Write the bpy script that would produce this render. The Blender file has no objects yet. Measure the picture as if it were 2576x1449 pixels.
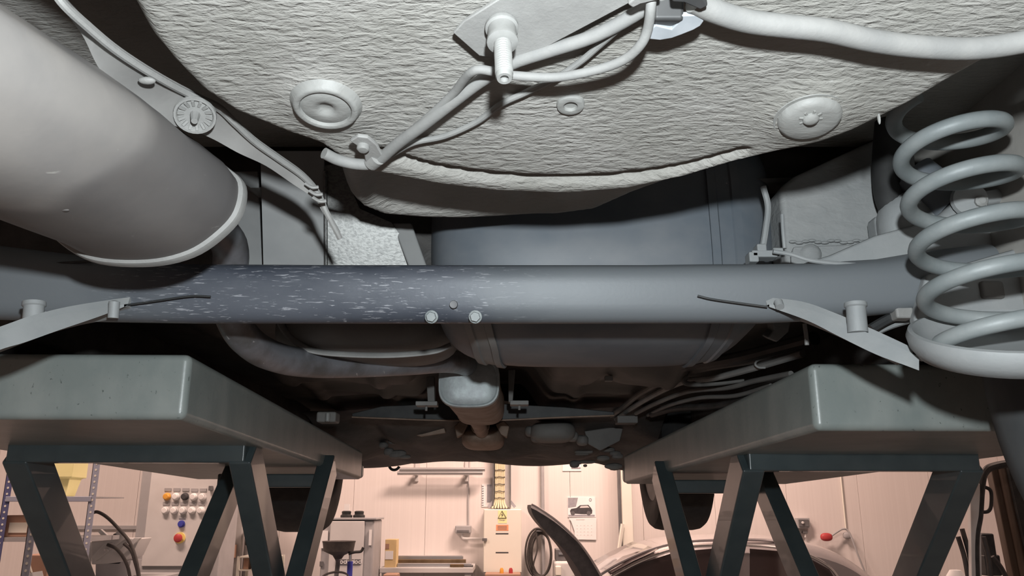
import bpy, math, random
import numpy as np
from mathutils import Vector, Matrix

random.seed(7)
C = bpy.context.scene.collection
SC = bpy.context.scene
PI = math.pi

# ------------------------------------------------------------------ camera
CAM = Vector((0.0, 0.0, 1.62))
PITCH = math.radians(15.0)
F = 2050.0
cam_d = bpy.data.cameras.new('camera')
cam_d.sensor_width = 36.0
cam_d.lens = F / 2576.0 * 36.0
cam_d.clip_start = 0.02
cam_d.clip_end = 100
cam = bpy.data.objects.new('camera', cam_d)
C.objects.link(cam)
cam.location = CAM
cam.rotation_euler = (PI / 2 + PITCH, 0, 0)
SC.camera = cam

# ------------------------------------------------------------------ light, world, exposure
SC.view_settings.view_transform = 'Standard'
SC.view_settings.look = 'None'
SC.view_settings.gamma = 1.0
SC.view_settings.use_curve_mapping = False
SC.view_settings.exposure = 0.0

w = bpy.data.worlds.new('world')
SC.world = w
w.use_nodes = True
w.node_tree.nodes['Background'].inputs[0].default_value = (0.9, 0.68, 0.55, 1)
w.node_tree.nodes['Background'].inputs[1].default_value = 0.012


def lamp(name, kind, loc, power, col, size=0.1, size_y=None, target=None):
    d = bpy.data.lights.new(name, kind)
    d.energy = power
    d.color = col
    if kind == 'AREA':
        d.shape = 'RECTANGLE'
        d.size = size
        d.size_y = size_y or size
    else:
        d.shadow_soft_size = size
    o = bpy.data.objects.new(name, d)
    C.objects.link(o)
    o.location = loc
    if target is not None:
        o.rotation_euler = (Vector(target) - Vector(loc)).to_track_quat('-Z', 'Y').to_euler()
    return o


# the inspection torch held just above the camera, the workshop's warm ceiling lamps, and added floor-bounce fills
lamp('inspection_torch', 'POINT', (0.03, -0.02, 1.744), 46.0, (0.93, 1.0, 1.03), 0.014)
WARM = (1.0, 0.70, 0.575)
lamp('ceiling_lamp_far', 'AREA', (1.0, 7.0, 4.6), 235, WARM, 1.6, 0.4, (0.5, 9.0, 1.2))
lamp('ceiling_lamp_left', 'AREA', (-3.6, 5.0, 4.8), 170, WARM, 1.6, 0.4, (-3.0, 7.4, 0))
lamp('ceiling_lamp_right', 'AREA', (3.6, 4.6, 4.8), 60, WARM, 1.6, 0.4, (3.2, 6.0, 0))
lamp('bounce_fill_side', 'AREA', (-4.2, 2.2, 4.8), 10, WARM, 1.6, 0.4, (-2.6, 2.2, 0))  # added unseen pair: warm floor bounce onto the lift arms' inner faces
lamp('bounce_fill_side', 'AREA', (4.2, 2.2, 4.8), 10, WARM, 1.6, 0.4, (2.6, 2.2, 0))
lamp('bounce_fill_rear', 'AREA', (0.0, -3.2, 4.8), 60, WARM, 1.6, 0.4, (0, -2.5, 0))  # added unseen fill: floor bounce warms the shade under the car's rear

# ------------------------------------------------------------------ projection helpers (pixel + real depth -> point)
cp, sp = math.cos(PITCH), math.sin(PITCH)


def ray(px, py):
    xc = (px - 1288.0) / F
    yc = (724.5 - py) / F
    y = cp - yc * sp
    return xc / y, (sp + yc * cp) / y


def A(px, py, Y):
    rx, rz = ray(px, py)
    return Vector((rx * Y, Y, CAM.z + rz * Y))


def AZ(px, py, z):
    rx, rz = ray(px, py)
    Y = (z - CAM.z) / rz
    return Vector((rx * Y, Y, z))


FS, FY0, FZ0 = 0.20, 0.73, 1.916      # the spare wheel tub slopes down towards the front


def plane_z(Y):
    return FZ0 + FS * (FY0 - Y)


def FP(px, py, off=0.0):
    rx, rz = ray(px, py)
    Y = (FZ0 + FS * FY0 - off - CAM.z) / (rz + FS)
    return Vector((rx * Y, Y, CAM.z + rz * Y))


# ------------------------------------------------------------------ materials
def nodes_of(name):
    m = bpy.data.materials.new(name)
    m.use_nodes = True
    nt = m.node_tree
    return m, nt, nt.nodes['Principled BSDF']


def mat(name, col, rough=0.6, metal=0.0, col2=None, nscale=(12, 12, 12), nlo=0.4, nhi=0.65, bump=0.0, bscale=(200, 200, 200),
        bdist=0.001, fleck=None, fscale=(60, 60, 400), flo=0.66, fhi=0.72, fmask=None, spec=0.4, detail=6, emit=None, alpha=None, coat=0.0):
    m, nt, b = nodes_of(name)
    N, L = nt.nodes, nt.links
    b.inputs['Base Color'].default_value = (*col, 1)
    b.inputs['Roughness'].default_value = rough
    b.inputs['Metallic'].default_value = metal
    b.inputs['Specular IOR Level'].default_value = spec
    b.inputs['Coat Weight'].default_value = coat
    tc = N.new('ShaderNodeTexCoord')

    def noise(scale, det=detail, dist=0.0, ro=0.55):
        mp = N.new('ShaderNodeMapping')
        mp.inputs['Scale'].default_value = scale
        L.new(tc.outputs['Object'], mp.inputs[0])
        n = N.new('ShaderNodeTexNoise')
        n.inputs['Scale'].default_value = 1.0
        n.inputs['Detail'].default_value = det
        n.inputs['Roughness'].default_value = ro
        n.inputs['Distortion'].default_value = dist
        L.new(mp.outputs[0], n.inputs['Vector'])
        return n

    def ramp(src, lo, hi):
        r = N.new('ShaderNodeMapRange')
        r.inputs[1].default_value = lo
        r.inputs[2].default_value = hi
        L.new(src, r.inputs[0])
        return r.outputs[0]
    last = None
    if col2 is not None:
        mx = N.new('ShaderNodeMix')
        mx.data_type = 'RGBA'
        mx.inputs[6].default_value = (*col, 1)
        mx.inputs[7].default_value = (*col2, 1)
        L.new(ramp(noise(nscale).outputs[0], nlo, nhi), mx.inputs[0])
        last = mx.outputs[2]
    if fleck is not None:
        mx = N.new('ShaderNodeMix')
        mx.data_type = 'RGBA'
        if last is not None:
            L.new(last, mx.inputs[6])
        else:
            mx.inputs[6].default_value = (*col, 1)
        mx.inputs[7].default_value = (*fleck, 1)
        fk = ramp(noise(fscale, 4, 0.6).outputs[0], flo, fhi)
        if fmask is not None:
            mm = N.new('ShaderNodeMath')
            mm.operation = 'MULTIPLY'
            L.new(fk, mm.inputs[0])
            L.new(ramp(noise(fmask, 2).outputs[0], .42, .56), mm.inputs[1])
            fk = mm.outputs[0]
        L.new(fk, mx.inputs[0])
        last = mx.outputs[2]
    if last is not None:
        L.new(last, b.inputs['Base Color'])
    if bump:
        bp = N.new('ShaderNodeBump')
        bp.inputs['Strength'].default_value = bump
        bp.inputs['Distance'].default_value = bdist
        L.new(noise(bscale, 4, 0.4).outputs[0], bp.inputs['Height'])
        L.new(bp.outputs[0], b.inputs['Normal'])
    if emit:
        b.inputs['Emission Color'].default_value = (*emit[0], 1)
        b.inputs['Emission Strength'].default_value = emit[1]
    if alpha is not None:
        b.inputs['Transmission Weight'].default_value = alpha
    return m


M = {}
M['undercoat'] = mat('undercoat', (0.249, 0.242, 0.222), 0.75, col2=(0.298, 0.289, 0.271), nscale=(9, 9, 9), bump=1.0,
                     bscale=(75, 200, 70), bdist=0.0034, spec=0.3, fleck=(0.349, 0.344, 0.329), fscale=(45, 70, 60), flo=0.70, fhi=0.78)
M['undercoat_grey'] = mat('undercoat_grey', (0.240, 0.248, 0.248), 0.75, col2=(0.296, 0.300, 0.296), bump=0.7, bscale=(50, 50, 90), bdist=0.003)
M['dusty_metal'] = mat('dusty_metal', (0.229, 0.226, 0.218), 0.6, col2=(0.277, 0.274, 0.264), nscale=(25, 25, 25), bump=0.3, bscale=(300, 300, 300))
M['dusty_rubber'] = mat('dusty_rubber', (0.204, 0.204, 0.198), 0.7, col2=(0.237, 0.235, 0.226), nscale=(40, 40, 40), bump=0.25, bscale=(260, 260, 260))
M['bolt_grey'] = mat('bolt_grey', (0.232, 0.232, 0.223), 0.55, 0.1, col2=(0.276, 0.276, 0.268), nscale=(80, 80, 80))
M['plug'] = mat('plug', (0.256, 0.256, 0.245), 0.55, col2=(0.221, 0.220, 0.209), nscale=(30, 60, 30), bump=0.4, bscale=(60, 130, 60), bdist=0.002)
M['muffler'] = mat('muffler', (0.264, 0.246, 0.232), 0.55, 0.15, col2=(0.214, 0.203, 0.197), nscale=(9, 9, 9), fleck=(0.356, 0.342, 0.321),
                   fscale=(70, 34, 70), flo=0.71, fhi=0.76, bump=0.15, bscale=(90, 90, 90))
M['heat_shield'] = mat('heat_shield', (0.247, 0.240, 0.232), 0.5, 0.25, col2=(0.300, 0.292, 0.281), nscale=(18, 18, 18), bump=0.3, bscale=(70, 70, 70))
M['galvanised'] = mat('galvanised', (0.139, 0.139, 0.134), 0.42, 0.55, col2=(0.101, 0.101, 0.098), nscale=(190, 190, 330), nlo=0.47, nhi=0.58, bump=0.25,
                      bscale=(220, 220, 330), bdist=0.0008)
M['grey_panel'] = mat('grey_panel', (0.226, 0.229, 0.226), 0.6, col2=(0.192, 0.195, 0.195), nscale=(14, 14, 14))
M['axle'] = mat('axle', (0.086, 0.094, 0.113), 0.5, 0.1, col2=(0.044, 0.051, 0.068), nscale=(4.0, 6, 9), nlo=0.42, nhi=0.58,
                fleck=(0.288, 0.295, 0.320), fscale=(58, 150, 560), flo=0.605, fhi=0.66, bump=0.1)
M['axle_arm'] = mat('axle_arm', (0.237, 0.249, 0.253), 0.6, 0.05, col2=(0.285, 0.293, 0.293), nscale=(14, 14, 14), bump=0.25, bscale=(180, 180, 180))
M['spring'] = mat('spring', (0.189, 0.211, 0.214), 0.5, 0.05, col2=(0.241, 0.259, 0.259), nscale=(22, 22, 22), bump=0.2, bscale=(200, 200, 200))
M['tank'] = mat('tank', (0.102, 0.120, 0.140), 0.5, col2=(0.156, 0.166, 0.178), nscale=(7, 7, 9), fleck=(0.361, 0.352, 0.333), fscale=(60, 60, 260), flo=0.73, fhi=0.77)
M['black_plastic'] = mat('black_plastic', (0.022, 0.024, 0.025), 0.5, col2=(0.044, 0.044, 0.044), nscale=(20, 20, 20))
M['belly'] = mat('belly', (0.140, 0.133, 0.126), 0.6, col2=(0.199, 0.193, 0.181), nscale=(6, 6, 6), bump=0.4, bscale=(28, 28, 28), bdist=0.004)
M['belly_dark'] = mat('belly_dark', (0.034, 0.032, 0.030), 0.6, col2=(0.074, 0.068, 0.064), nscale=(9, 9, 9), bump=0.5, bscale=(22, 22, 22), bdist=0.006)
M['exhaust'] = mat('exhaust', (0.277, 0.284, 0.310), 0.42, 0.55, col2=(0.158, 0.152, 0.152), nscale=(14, 14, 14), nlo=0.4, nhi=0.6, fleck=(0.554, 0.554, 0.554),
                   fscale=(120, 60, 120), flo=0.7, fhi=0.74)
M['resonator'] = mat('resonator', (0.435, 0.482, 0.486), 0.5, 0.3, col2=(0.362, 0.386, 0.399), nscale=(60, 60, 60), bump=0.25, bscale=(200, 200, 200))
M['rusty'] = mat('rusty', (0.225, 0.158, 0.118), 0.55, 0.3, col2=(0.326, 0.247, 0.197), nscale=(20, 20, 20))
M['platform'] = mat('platform', (0.218, 0.246, 0.235), 0.36, col2=(0.278, 0.300, 0.284), nscale=(16, 16, 9), fleck=(0.088, 0.104, 0.098),
                    fscale=(150, 150, 110), flo=0.66, fhi=0.71, bump=0.2, bscale=(130, 130, 130), spec=0.6)
M['lift_paint'] = mat('lift_paint', (0.041, 0.055, 0.059), 0.30, col2=(0.053, 0.068, 0.071), nscale=(20, 20, 20), spec=0.6, coat=0.25)
M['tyre'] = mat('tyre', (0.022, 0.021, 0.021), 0.75, col2=(0.034, 0.032, 0.031), nscale=(30, 30, 30))
M['tyre_dusty'] = mat('tyre_dusty', (0.064, 0.068, 0.071), 0.8, col2=(0.090, 0.090, 0.090), nscale=(12, 12, 12))
M['steel'] = mat('steel', (0.52, 0.52, 0.53), 0.35, 0.8)
M['car_paint_dark'] = mat('car_paint_dark', (0.05, 0.05, 0.055), 0.3, coat=0.6)
M['wall'] = mat('wall', (0.72, 0.68, 0.66), 0.6, col2=(0.75, 0.71, 0.69), nscale=(60, 1, 0.4))
M['concrete'] = mat('concrete', (0.180, 0.174, 0.168), 0.7, col2=(0.216, 0.210, 0.198), nscale=(1.5, 1.5, 1.5))
M['ceiling'] = mat('ceiling', (0.5, 0.5, 0.5), 0.7, col2=(0.55, 0.55, 0.55), nscale=(0.5, 6, 1))
M['cream'] = mat('cream', (0.78, 0.765, 0.68), 0.45, col2=(0.80, 0.785, 0.70), nscale=(4, 4, 4))
M['light_grey'] = mat('light_grey', (0.60, 0.595, 0.59), 0.5, col2=(0.64, 0.635, 0.63), nscale=(5, 5, 5))
M['mid_grey'] = mat('mid_grey', (0.36, 0.36, 0.37), 0.5, col2=(0.40, 0.40, 0.41), nscale=(7, 7, 7))
M['dark_grey'] = mat('dark_grey', (0.12, 0.12, 0.125), 0.5, col2=(0.15, 0.15, 0.155), nscale=(9, 9, 9))
M['white'] = mat('white', (0.82, 0.82, 0.82), 0.5, col2=(0.85, 0.85, 0.85), nscale=(9, 9, 9))
M['paper'] = mat('paper', (0.84, 0.85, 0.86), 0.7, col2=(0.87, 0.88, 0.89), nscale=(9, 9, 9))
M['ink'] = mat('ink', (0.05, 0.05, 0.055), 0.7, col2=(0.07, 0.07, 0.075), nscale=(30, 30, 30))
M['ink_grey'] = mat('ink_grey', (0.30, 0.30, 0.33), 0.7, col2=(0.36, 0.36, 0.39), nscale=(30, 30, 30))
M['yellow'] = mat('yellow', (0.85, 0.68, 0.20), 0.5, col2=(0.88, 0.72, 0.25), nscale=(9, 9, 9))
M['sticker_yellow'] = mat('sticker_yellow', (0.90, 0.86, 0.42), 0.5, col2=(0.92, 0.88, 0.46), nscale=(9, 9, 9))
M['cable_yellow'] = mat('cable_yellow', (0.74, 0.67, 0.47), 0.55, col2=(0.68, 0.62, 0.43), nscale=(60, 60, 4))
M['amber'] = mat('amber', (0.75, 0.36, 0.06), 0.35, col2=(0.8, 0.4, 0.08), nscale=(9, 9, 9))
M['red'] = mat('red', (0.42, 0.045, 0.05), 0.45, col2=(0.46, 0.06, 0.06), nscale=(9, 9, 9))
M['orange_red'] = mat('orange_red', (0.80, 0.34, 0.18), 0.5, col2=(0.82, 0.37, 0.2), nscale=(9, 9, 9))
M['blue'] = mat('blue', (0.05, 0.06, 0.36), 0.45, col2=(0.06, 0.07, 0.4), nscale=(9, 9, 9))
M['rack_blue'] = mat('rack_blue', (0.10, 0.11, 0.24), 0.5, col2=(0.13, 0.14, 0.27), nscale=(9, 9, 9))
M['rack_grey'] = mat('rack_grey', (0.33, 0.36, 0.46), 0.5, col2=(0.36, 0.39, 0.48), nscale=(9, 9, 9))
M['hose_black'] = mat('hose_black', (0.05, 0.045, 0.045), 0.5, col2=(0.07, 0.065, 0.06), nscale=(30, 30, 30))
M['carton'] = mat('carton', (0.66, 0.50, 0.25), 0.7, col2=(0.70, 0.54, 0.29), nscale=(9, 9, 9))
M['brown_box'] = mat('brown_box', (0.36, 0.22, 0.16), 0.7, col2=(0.40, 0.25, 0.18), nscale=(9, 9, 9))
M['car_silver'] = mat('car_silver', (0.42, 0.40, 0.41), 0.22, 0.55, col2=(0.44, 0.42, 0.43), nscale=(3, 3, 3), coat=0.8)
M['car_plum'] = mat('car_plum', (0.16, 0.105, 0.11), 0.25, 0.4, col2=(0.18, 0.12, 0.125), nscale=(3, 3, 3), coat=0.8)
M['glass'] = mat('glass', (0.075, 0.055, 0.055), 0.08, spec=0.6, alpha=0.25)
M['chrome'] = mat('chrome', (0.75, 0.75, 0.76), 0.18, 1.0)
M['copper_brown'] = mat('copper_brown', (0.140, 0.095, 0.052), 0.4, 0.4, col2=(0.196, 0.140, 0.084), nscale=(9, 9, 2))
M['mast_brown'] = mat('mast_brown', (0.085, 0.06, 0.045), 0.4, 0.2, col2=(0.13, 0.10, 0.08), nscale=(30, 30, 2))
M['bumper_rubber'] = mat('bumper_rubber', (0.018, 0.018, 0.018), 0.7, col2=(0.030, 0.030, 0.030), nscale=(20, 20, 20))



def scoured(m, x0, x1, soft, dust):
    # keep the scoured, scratched paint between x0 and x1 (object space); dusty film elsewhere
    nt = m.node_tree
    N, L = nt.nodes, nt.links
    b = N['Principled BSDF']
    src = b.inputs['Base Color'].links[0].from_socket
    tc = N.new('ShaderNodeTexCoord')
    sx = N.new('ShaderNodeSeparateXYZ')
    L.new(tc.outputs['Object'], sx.inputs[0])
    ns = N.new('ShaderNodeTexNoise')
    ns.inputs['Scale'].default_value = 14
    L.new(tc.outputs['Object'], ns.inputs['Vector'])
    ad = N.new('ShaderNodeMath')
    ad.operation = 'MULTIPLY_ADD'
    L.new(ns.outputs[0], ad.inputs[0])
    ad.inputs[1].default_value = .12
    L.new(sx.outputs[0], ad.inputs[2])
    outs = []
    for lo, hi in ((x0 - soft, x0 + soft), (x1 + soft, x1 - soft)):
        r = N.new('ShaderNodeMapRange')
        r.interpolation_type = 'SMOOTHSTEP'
        r.inputs[1].default_value = lo + .06
        r.inputs[2].default_value = hi + .06
        L.new(ad.outputs[0], r.inputs[0])
        outs.append(r.outputs[0])
    mu = N.new('ShaderNodeMath')
    mu.operation = 'MULTIPLY'
    L.new(outs[0], mu.inputs[0])
    L.new(outs[1], mu.inputs[1])
    mx = N.new('ShaderNodeMix')
    mx.data_type = 'RGBA'
    mx.inputs[6].default_value = (*dust, 1)
    L.new(mu.outputs[0], mx.inputs[0])
    L.new(src, mx.inputs[7])
    L.new(mx.outputs[2], b.inputs['Base Color'])


scoured(M['axle'], -.36, .05, .09, (0.138, 0.150, 0.160))


def darken_front(m, y0, soft, dark):
    # darker front end of the silencer, beyond a wavy line across it (object space)
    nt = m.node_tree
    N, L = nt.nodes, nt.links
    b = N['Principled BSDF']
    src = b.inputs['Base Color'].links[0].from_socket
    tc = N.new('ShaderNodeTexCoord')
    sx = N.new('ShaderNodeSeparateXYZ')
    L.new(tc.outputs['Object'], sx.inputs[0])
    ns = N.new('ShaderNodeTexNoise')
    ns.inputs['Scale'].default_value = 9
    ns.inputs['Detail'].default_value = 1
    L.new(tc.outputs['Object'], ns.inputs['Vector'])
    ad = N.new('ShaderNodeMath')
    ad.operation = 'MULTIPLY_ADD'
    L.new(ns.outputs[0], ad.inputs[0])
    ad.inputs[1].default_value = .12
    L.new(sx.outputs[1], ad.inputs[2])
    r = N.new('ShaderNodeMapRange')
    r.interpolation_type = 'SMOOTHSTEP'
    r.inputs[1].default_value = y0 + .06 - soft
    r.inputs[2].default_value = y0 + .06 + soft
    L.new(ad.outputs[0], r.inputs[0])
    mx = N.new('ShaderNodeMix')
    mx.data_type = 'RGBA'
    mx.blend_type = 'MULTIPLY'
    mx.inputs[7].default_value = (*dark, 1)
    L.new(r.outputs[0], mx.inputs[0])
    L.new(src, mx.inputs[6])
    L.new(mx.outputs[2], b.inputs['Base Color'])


darken_front(M['muffler'], -1.315, .012, (.60, .60, .61))

# ------------------------------------------------------------------ mesh builder
ORG = {}


def root_of(o):
    while o.parent is not None:
        o = o.parent
    return o


def tag(o, label=None, cat=None, group=None, kind=None):
    if label:
        o['label'] = label
    if cat:
        o['category'] = cat
    if group:
        o['group'] = group
    if kind:
        o['kind'] = kind
    return o


def thing(name, label, cat, loc=(0, 0, 0), group=None, rz=0.0):
    o = bpy.data.objects.new(name, None)
    o.empty_display_size = 0.1
    C.objects.link(o)
    o.location = loc
    o.rotation_euler = (0, 0, rz)
    ORG[o.name] = Vector(loc)
    return tag(o, label, cat, group)


def catmull(pts, m=8):
    pts = [Vector(p) for p in pts]
    if len(pts) < 3:
        return pts
    P = [pts[0] * 2 - pts[1]] + pts + [pts[-1] * 2 - pts[-2]]
    out = []
    for i in range(1, len(P) - 2):
        a, b, c, d = P[i - 1], P[i], P[i + 1], P[i + 2]
        for k in range(m):
            t = k / m
            out.append(0.5 * ((2 * b) + (c - a) * t + (2 * a - 5 * b + 4 * c - d) * t * t + (3 * b - a - 3 * c + d) * t ** 3))
    out.append(pts[-1])
    return out


def catmull_closed(pts, m=6):
    n = len(pts)
    pts = [Vector(p) for p in pts]
    out = []
    for i in range(n):
        a, b, c, d = pts[i - 1], pts[i], pts[(i + 1) % n], pts[(i + 2) % n]
        for k in range(m):
            t = k / m
            out.append(0.5 * ((2 * b) + (c - a) * t + (2 * a - 5 * b + 4 * c - d) * t * t + (3 * b - a - 3 * c + d) * t ** 3))
    return out


class B:
    def __init__(self):
        self.v, self.f, self.mi = [], [], []
        self.cur = 0

    def add(self, vs, fs):
        o = len(self.v)
        self.v += [tuple(x) for x in vs]
        for f in fs:
            self.f.append(tuple(i + o for i in f))
            self.mi.append(self.cur)
        return self

    def box(self, c, s, rot=None):
        c = Vector(c)
        hx, hy, hz = s[0] / 2, s[1] / 2, s[2] / 2
        vs = [Vector((x, y, z)) for x in (-hx, hx) for y in (-hy, hy) for z in (-hz, hz)]
        if rot is not None:
            vs = [rot @ p for p in vs]
        vs = [p + c for p in vs]
        return self.add(vs, [(0, 1, 3, 2), (4, 6, 7, 5), (0, 4, 5, 1), (2, 3, 7, 6), (0, 2, 6, 4), (1, 5, 7, 3)])

    def box2(self, a, b):
        a, b = Vector(a), Vector(b)
        return self.box((a + b) / 2, [abs(x) for x in (b - a)])

    def bar(self, p, q, wx, wy, up=(0, 0, 1)):
        p, q = Vector(p), Vector(q)
        d = (q - p)
        z = d.normalized()
        x = Vector(up).cross(z)
        if x.length < 1e-5:
            x = Vector((1, 0, 0))
        x.normalize()
        y = z.cross(x)
        R = Matrix((x, y, z)).transposed()
        return self.box((p + q) / 2, (wx, wy, d.length), R)

    def loft(self, loops, cap=True, closed=True):
        n = len(loops[0])
        vs, fs = [], []
        for l in loops:
            vs += [tuple(p) for p in l]
        for i in range(len(loops) - 1):
            for j in range(n if closed else n - 1):
                k = (j + 1) % n
                fs.append((i * n + j, i * n + k, (i + 1) * n + k, (i + 1) * n + j))
        if cap and closed:
            fs.append(tuple(range(n - 1, -1, -1)))
            o = (len(loops) - 1) * n
            fs.append(tuple(o + j for j in range(n)))
        return self.add(vs, fs)

    def prism(self, poly, off):
        off = Vector(off)
        p = [Vector(x) for x in poly]
        return self.loft([p, [x + off for x in p]])

    def tube(self, pts, r, n=12, m=8, smooth=True, cap=True, sq=1.0):
        pts = [Vector(p) for p in pts]
        rs = r if isinstance(r, (list, tuple)) else None
        if smooth and len(pts) > 2:
            k = len(pts)
            P = catmull(pts, m)
            if rs:
                R = []
                for i in range(len(P)):
                    t = i / (len(P) - 1) * (k - 1)
                    a = min(int(t), k - 2)
                    R.append(rs[a] + (rs[a + 1] - rs[a]) * (t - a))
            else:
                R = [r] * len(P)
        else:
            P = pts
            R = rs if rs else [r] * len(P)
        T = []
        for i in range(len(P)):
            d = P[min(i + 1, len(P) - 1)] - P[max(i - 1, 0)]
            T.append(d.normalized() if d.length > 1e-9 else Vector((0, 0, 1)))
        nrm = T[0].orthogonal().normalized()
        loops = []
        for i, p in enumerate(P):
            if i:
                nrm = nrm - T[i] * nrm.dot(T[i])
                nrm.normalize()
            bn = T[i].cross(nrm)
            loops.append([p + (nrm * math.cos(a) + bn * math.sin(a) * sq) * R[i] for a in [2 * PI * j / n for j in range(n)]])
        return self.loft(loops, cap)

    def lathe(self, prof, c, axis=(0, 0, 1), n=32, closed=False):
        # prof: list of (radius, height along the axis)
        z = Vector(axis).normalized()
        x = z.orthogonal().normalized()
        y = z.cross(x)
        c = Vector(c)
        loops = [[c + z * h + (x * math.cos(2 * PI * j / n) + y * math.sin(2 * PI * j / n)) * max(r, 1e-5) for j in range(n)] for r, h in prof]
        if closed:
            loops.append(loops[0])
            return self.loft(loops, cap=False)
        return self.loft(loops, cap=True)

    def sell(self, c, s, e=3.0, nu=40, nv=24, ex=None):
        # superellipsoid: e = exponent in every direction
        c = Vector(c)
        ex = ex or e

        def pw(a, p):
            return math.copysign(abs(a) ** (2.0 / p), a)
        loops = []
        for i in range(nv + 1):
            v = -PI / 2 + PI * i / nv
            cv, sv = pw(math.cos(v), ex), pw(math.sin(v), ex)
            loops.append([c + Vector((s[0] * sv, s[1] * cv * pw(math.cos(2 * PI * j / nu), e), s[2] * cv * pw(math.sin(2 * PI * j / nu), e))) for j in range(nu)])
        return self.loft(loops)

    def build(self, name, m, parent=None, angle=35, bevel=0.0, seg=2, label=None, flat=False, kind=None, sub=0):
        ms = m if isinstance(m, (list, tuple)) else [m]
        if parent is not None:
            org = ORG[root_of(parent).name]
        else:
            a = np.array(self.v)
            org = Vector(((a[:, 0].min() + a[:, 0].max()) / 2, (a[:, 1].min() + a[:, 1].max()) / 2, a[:, 2].min()))
        me = bpy.data.meshes.new(name)
        me.from_pydata([(p[0] - org[0], p[1] - org[1], p[2] - org[2]) for p in self.v], [], self.f)
        for x in ms:
            me.materials.append(M[x] if isinstance(x, str) else x)
        if len(ms) > 1:
            me.polygons.foreach_set('material_index', self.mi)
        import bmesh
        bm = bmesh.new()
        bm.from_mesh(me)
        bmesh.ops.recalc_face_normals(bm, faces=bm.faces)
        bm.to_mesh(me)
        bm.free()
        if not flat:
            me.polygons.foreach_set('use_smooth', [True] * len(me.polygons))
            me.set_sharp_from_angle(angle=math.radians(angle))
        me.update()
        o = bpy.data.objects.new(name, me)
        C.objects.link(o)
        if parent is not None:
            o.parent = parent
        else:
            o.location = org
            ORG[o.name] = org
        if bevel:
            b = o.modifiers.new('bevel', 'BEVEL')
            b.width = bevel
            b.segments = seg
            b.limit_method = 'ANGLE'
            b.angle_limit = math.radians(40)
            b.harden_normals = True
        if sub:
            s = o.modifiers.new('subsurf', 'SUBSURF')
            s.levels = s.render_levels = sub
        if label:
            o['label'] = label
        if kind:
            o['kind'] = kind
        return o


def copy_thing(src, loc, label=None, group=None, rz=None, name=None):
    def rec(o, par):
        c = o.copy()
        C.objects.link(c)
        c.parent = par
        for ch in list(o.children):
            rec(ch, c)
        return c
    r = rec(src, None)
    r.location = loc
    if rz is not None:
        r.rotation_euler = (0, 0, rz)
    if label:
        r['label'] = label
    if group:
        r['group'] = group
    return r


def pr(px0, py0, px1, py1, Y):
    a = A(px0, (py0 + py1) / 2, Y)
    b = A(px1, (py0 + py1) / 2, Y)
    t = A((px0 + px1) / 2, py0, Y)
    u = A((px0 + px1) / 2, py1, Y)
    return a.x, b.x, u.z, t.z


def pbox(px0, py0, px1, py1, Y, d, b=None):
    b = b or B()
    x0, x1, z0, z1 = pr(px0, py0, px1, py1, Y)
    return b.box2((x0, Y, z0), (x1, Y + d, z1))


def hexagon(c, r, h, axis, b=None):
    b = b or B()
    return b.lathe([(r * 0.9, 0), (r, h * 0.15), (r, h * 0.85), (r * 0.9, h)], c, axis, 6)


# ------------------------------------------------------------------ the room
def structure(o):
    o['kind'] = 'structure'
    return o


RX0, RX1, RY0, RY1, RZ = -7.0, 7.0, -5.5, 9.0, 5.2
structure(B().box2((RX0 - .2, RY0 - .2, -0.15), (RX1 + .2, RY1 + .3, 0)).build('floor', 'concrete'))
structure(B().box2((RX0 - .2, RY0 - .2, RZ), (RX1 + .2, RY1 + .3, RZ + .12)).build('ceiling', 'ceiling'))
wb = structure(B().box2((RX0 - .2, RY1 + .04, 0), (RX1 + .2, RY1 + .25, RZ)).build('wall_back', 'mid_grey'))
ORG['wall_back'] = Vector(wb.location)
seam0 = A(1070, 1300, RY1).x
pw_ = 0.772
k = math.floor((RX0 - seam0) / pw_)
x = seam0 + k * pw_
while x < RX1:
    a_, b_ = max(RX0, x + .0012), min(RX1, x + pw_ - .0012)
    if b_ - a_ > .05:
        B().box2((a_, RY1, 0.0), (b_, RY1 + .045, RZ)).build('wall_panel', 'wall', wb, bevel=.0025)
    x += pw_
structure(B().box2((RX0 - .2, RY0, 0), (RX0, RY1 + .04, RZ)).build('wall_left', 'wall'))
structure(B().box2((RX1, RY0, 0), (RX1 + .2, RY1 + .04, RZ)).build('wall_right', 'wall'))
structure(B().box2((RX0 - .2, RY0 - .2, 0), (RX1 + .2, RY0, RZ)).build('wall_front', 'wall'))
z_ = A(280, 1322, RY1).z
structure(B().box2((RX0, RY1 - .035, z_ - .04), (A(410, 1322, RY1).x, RY1, z_)).build('trim_1', 'mid_grey', bevel=.004))

# ------------------------------------------------------------------ the lifted car
car = thing('lifted_car', 'dusty car raised on the scissor lift, seen from underneath at its rear axle', 'car', (-0.07, 1.9, 1.53))


def sdf(poly, X, Y, closed=True):
    P = np.array([(p[0], p[1]) for p in poly])
    n = len(P)
    d = np.full(X.shape, 1e9)
    inside = np.zeros(X.shape, bool)
    for i in range(n if closed else n - 1):
        a, b = P[i], P[(i + 1) % n]
        e = b - a
        t = np.clip(((X - a[0]) * e[0] + (Y - a[1]) * e[1]) / (e @ e + 1e-12), 0, 1)
        d = np.minimum(d, np.hypot(X - a[0] - t * e[0], Y - a[1] - t * e[1]))
        if closed:
            c = ((a[1] > Y) != (b[1] > Y)) & (X < (b[0] - a[0]) * (Y - a[1]) / (b[1] - a[1] + 1e-15) + a[0])
            inside ^= c
    return np.where(inside, -d, d) if closed else d


def sstep(a, b, x):
    t = np.clip((x - a) / (b - a), 0, 1)
    return t * t * (3 - 2 * t)


def wall_rise(d, r=.010, s=2.6):
    return np.where(d < -r, 0, np.where(d < r, s * (d + r) ** 2 / (4 * r), s * d))


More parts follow.
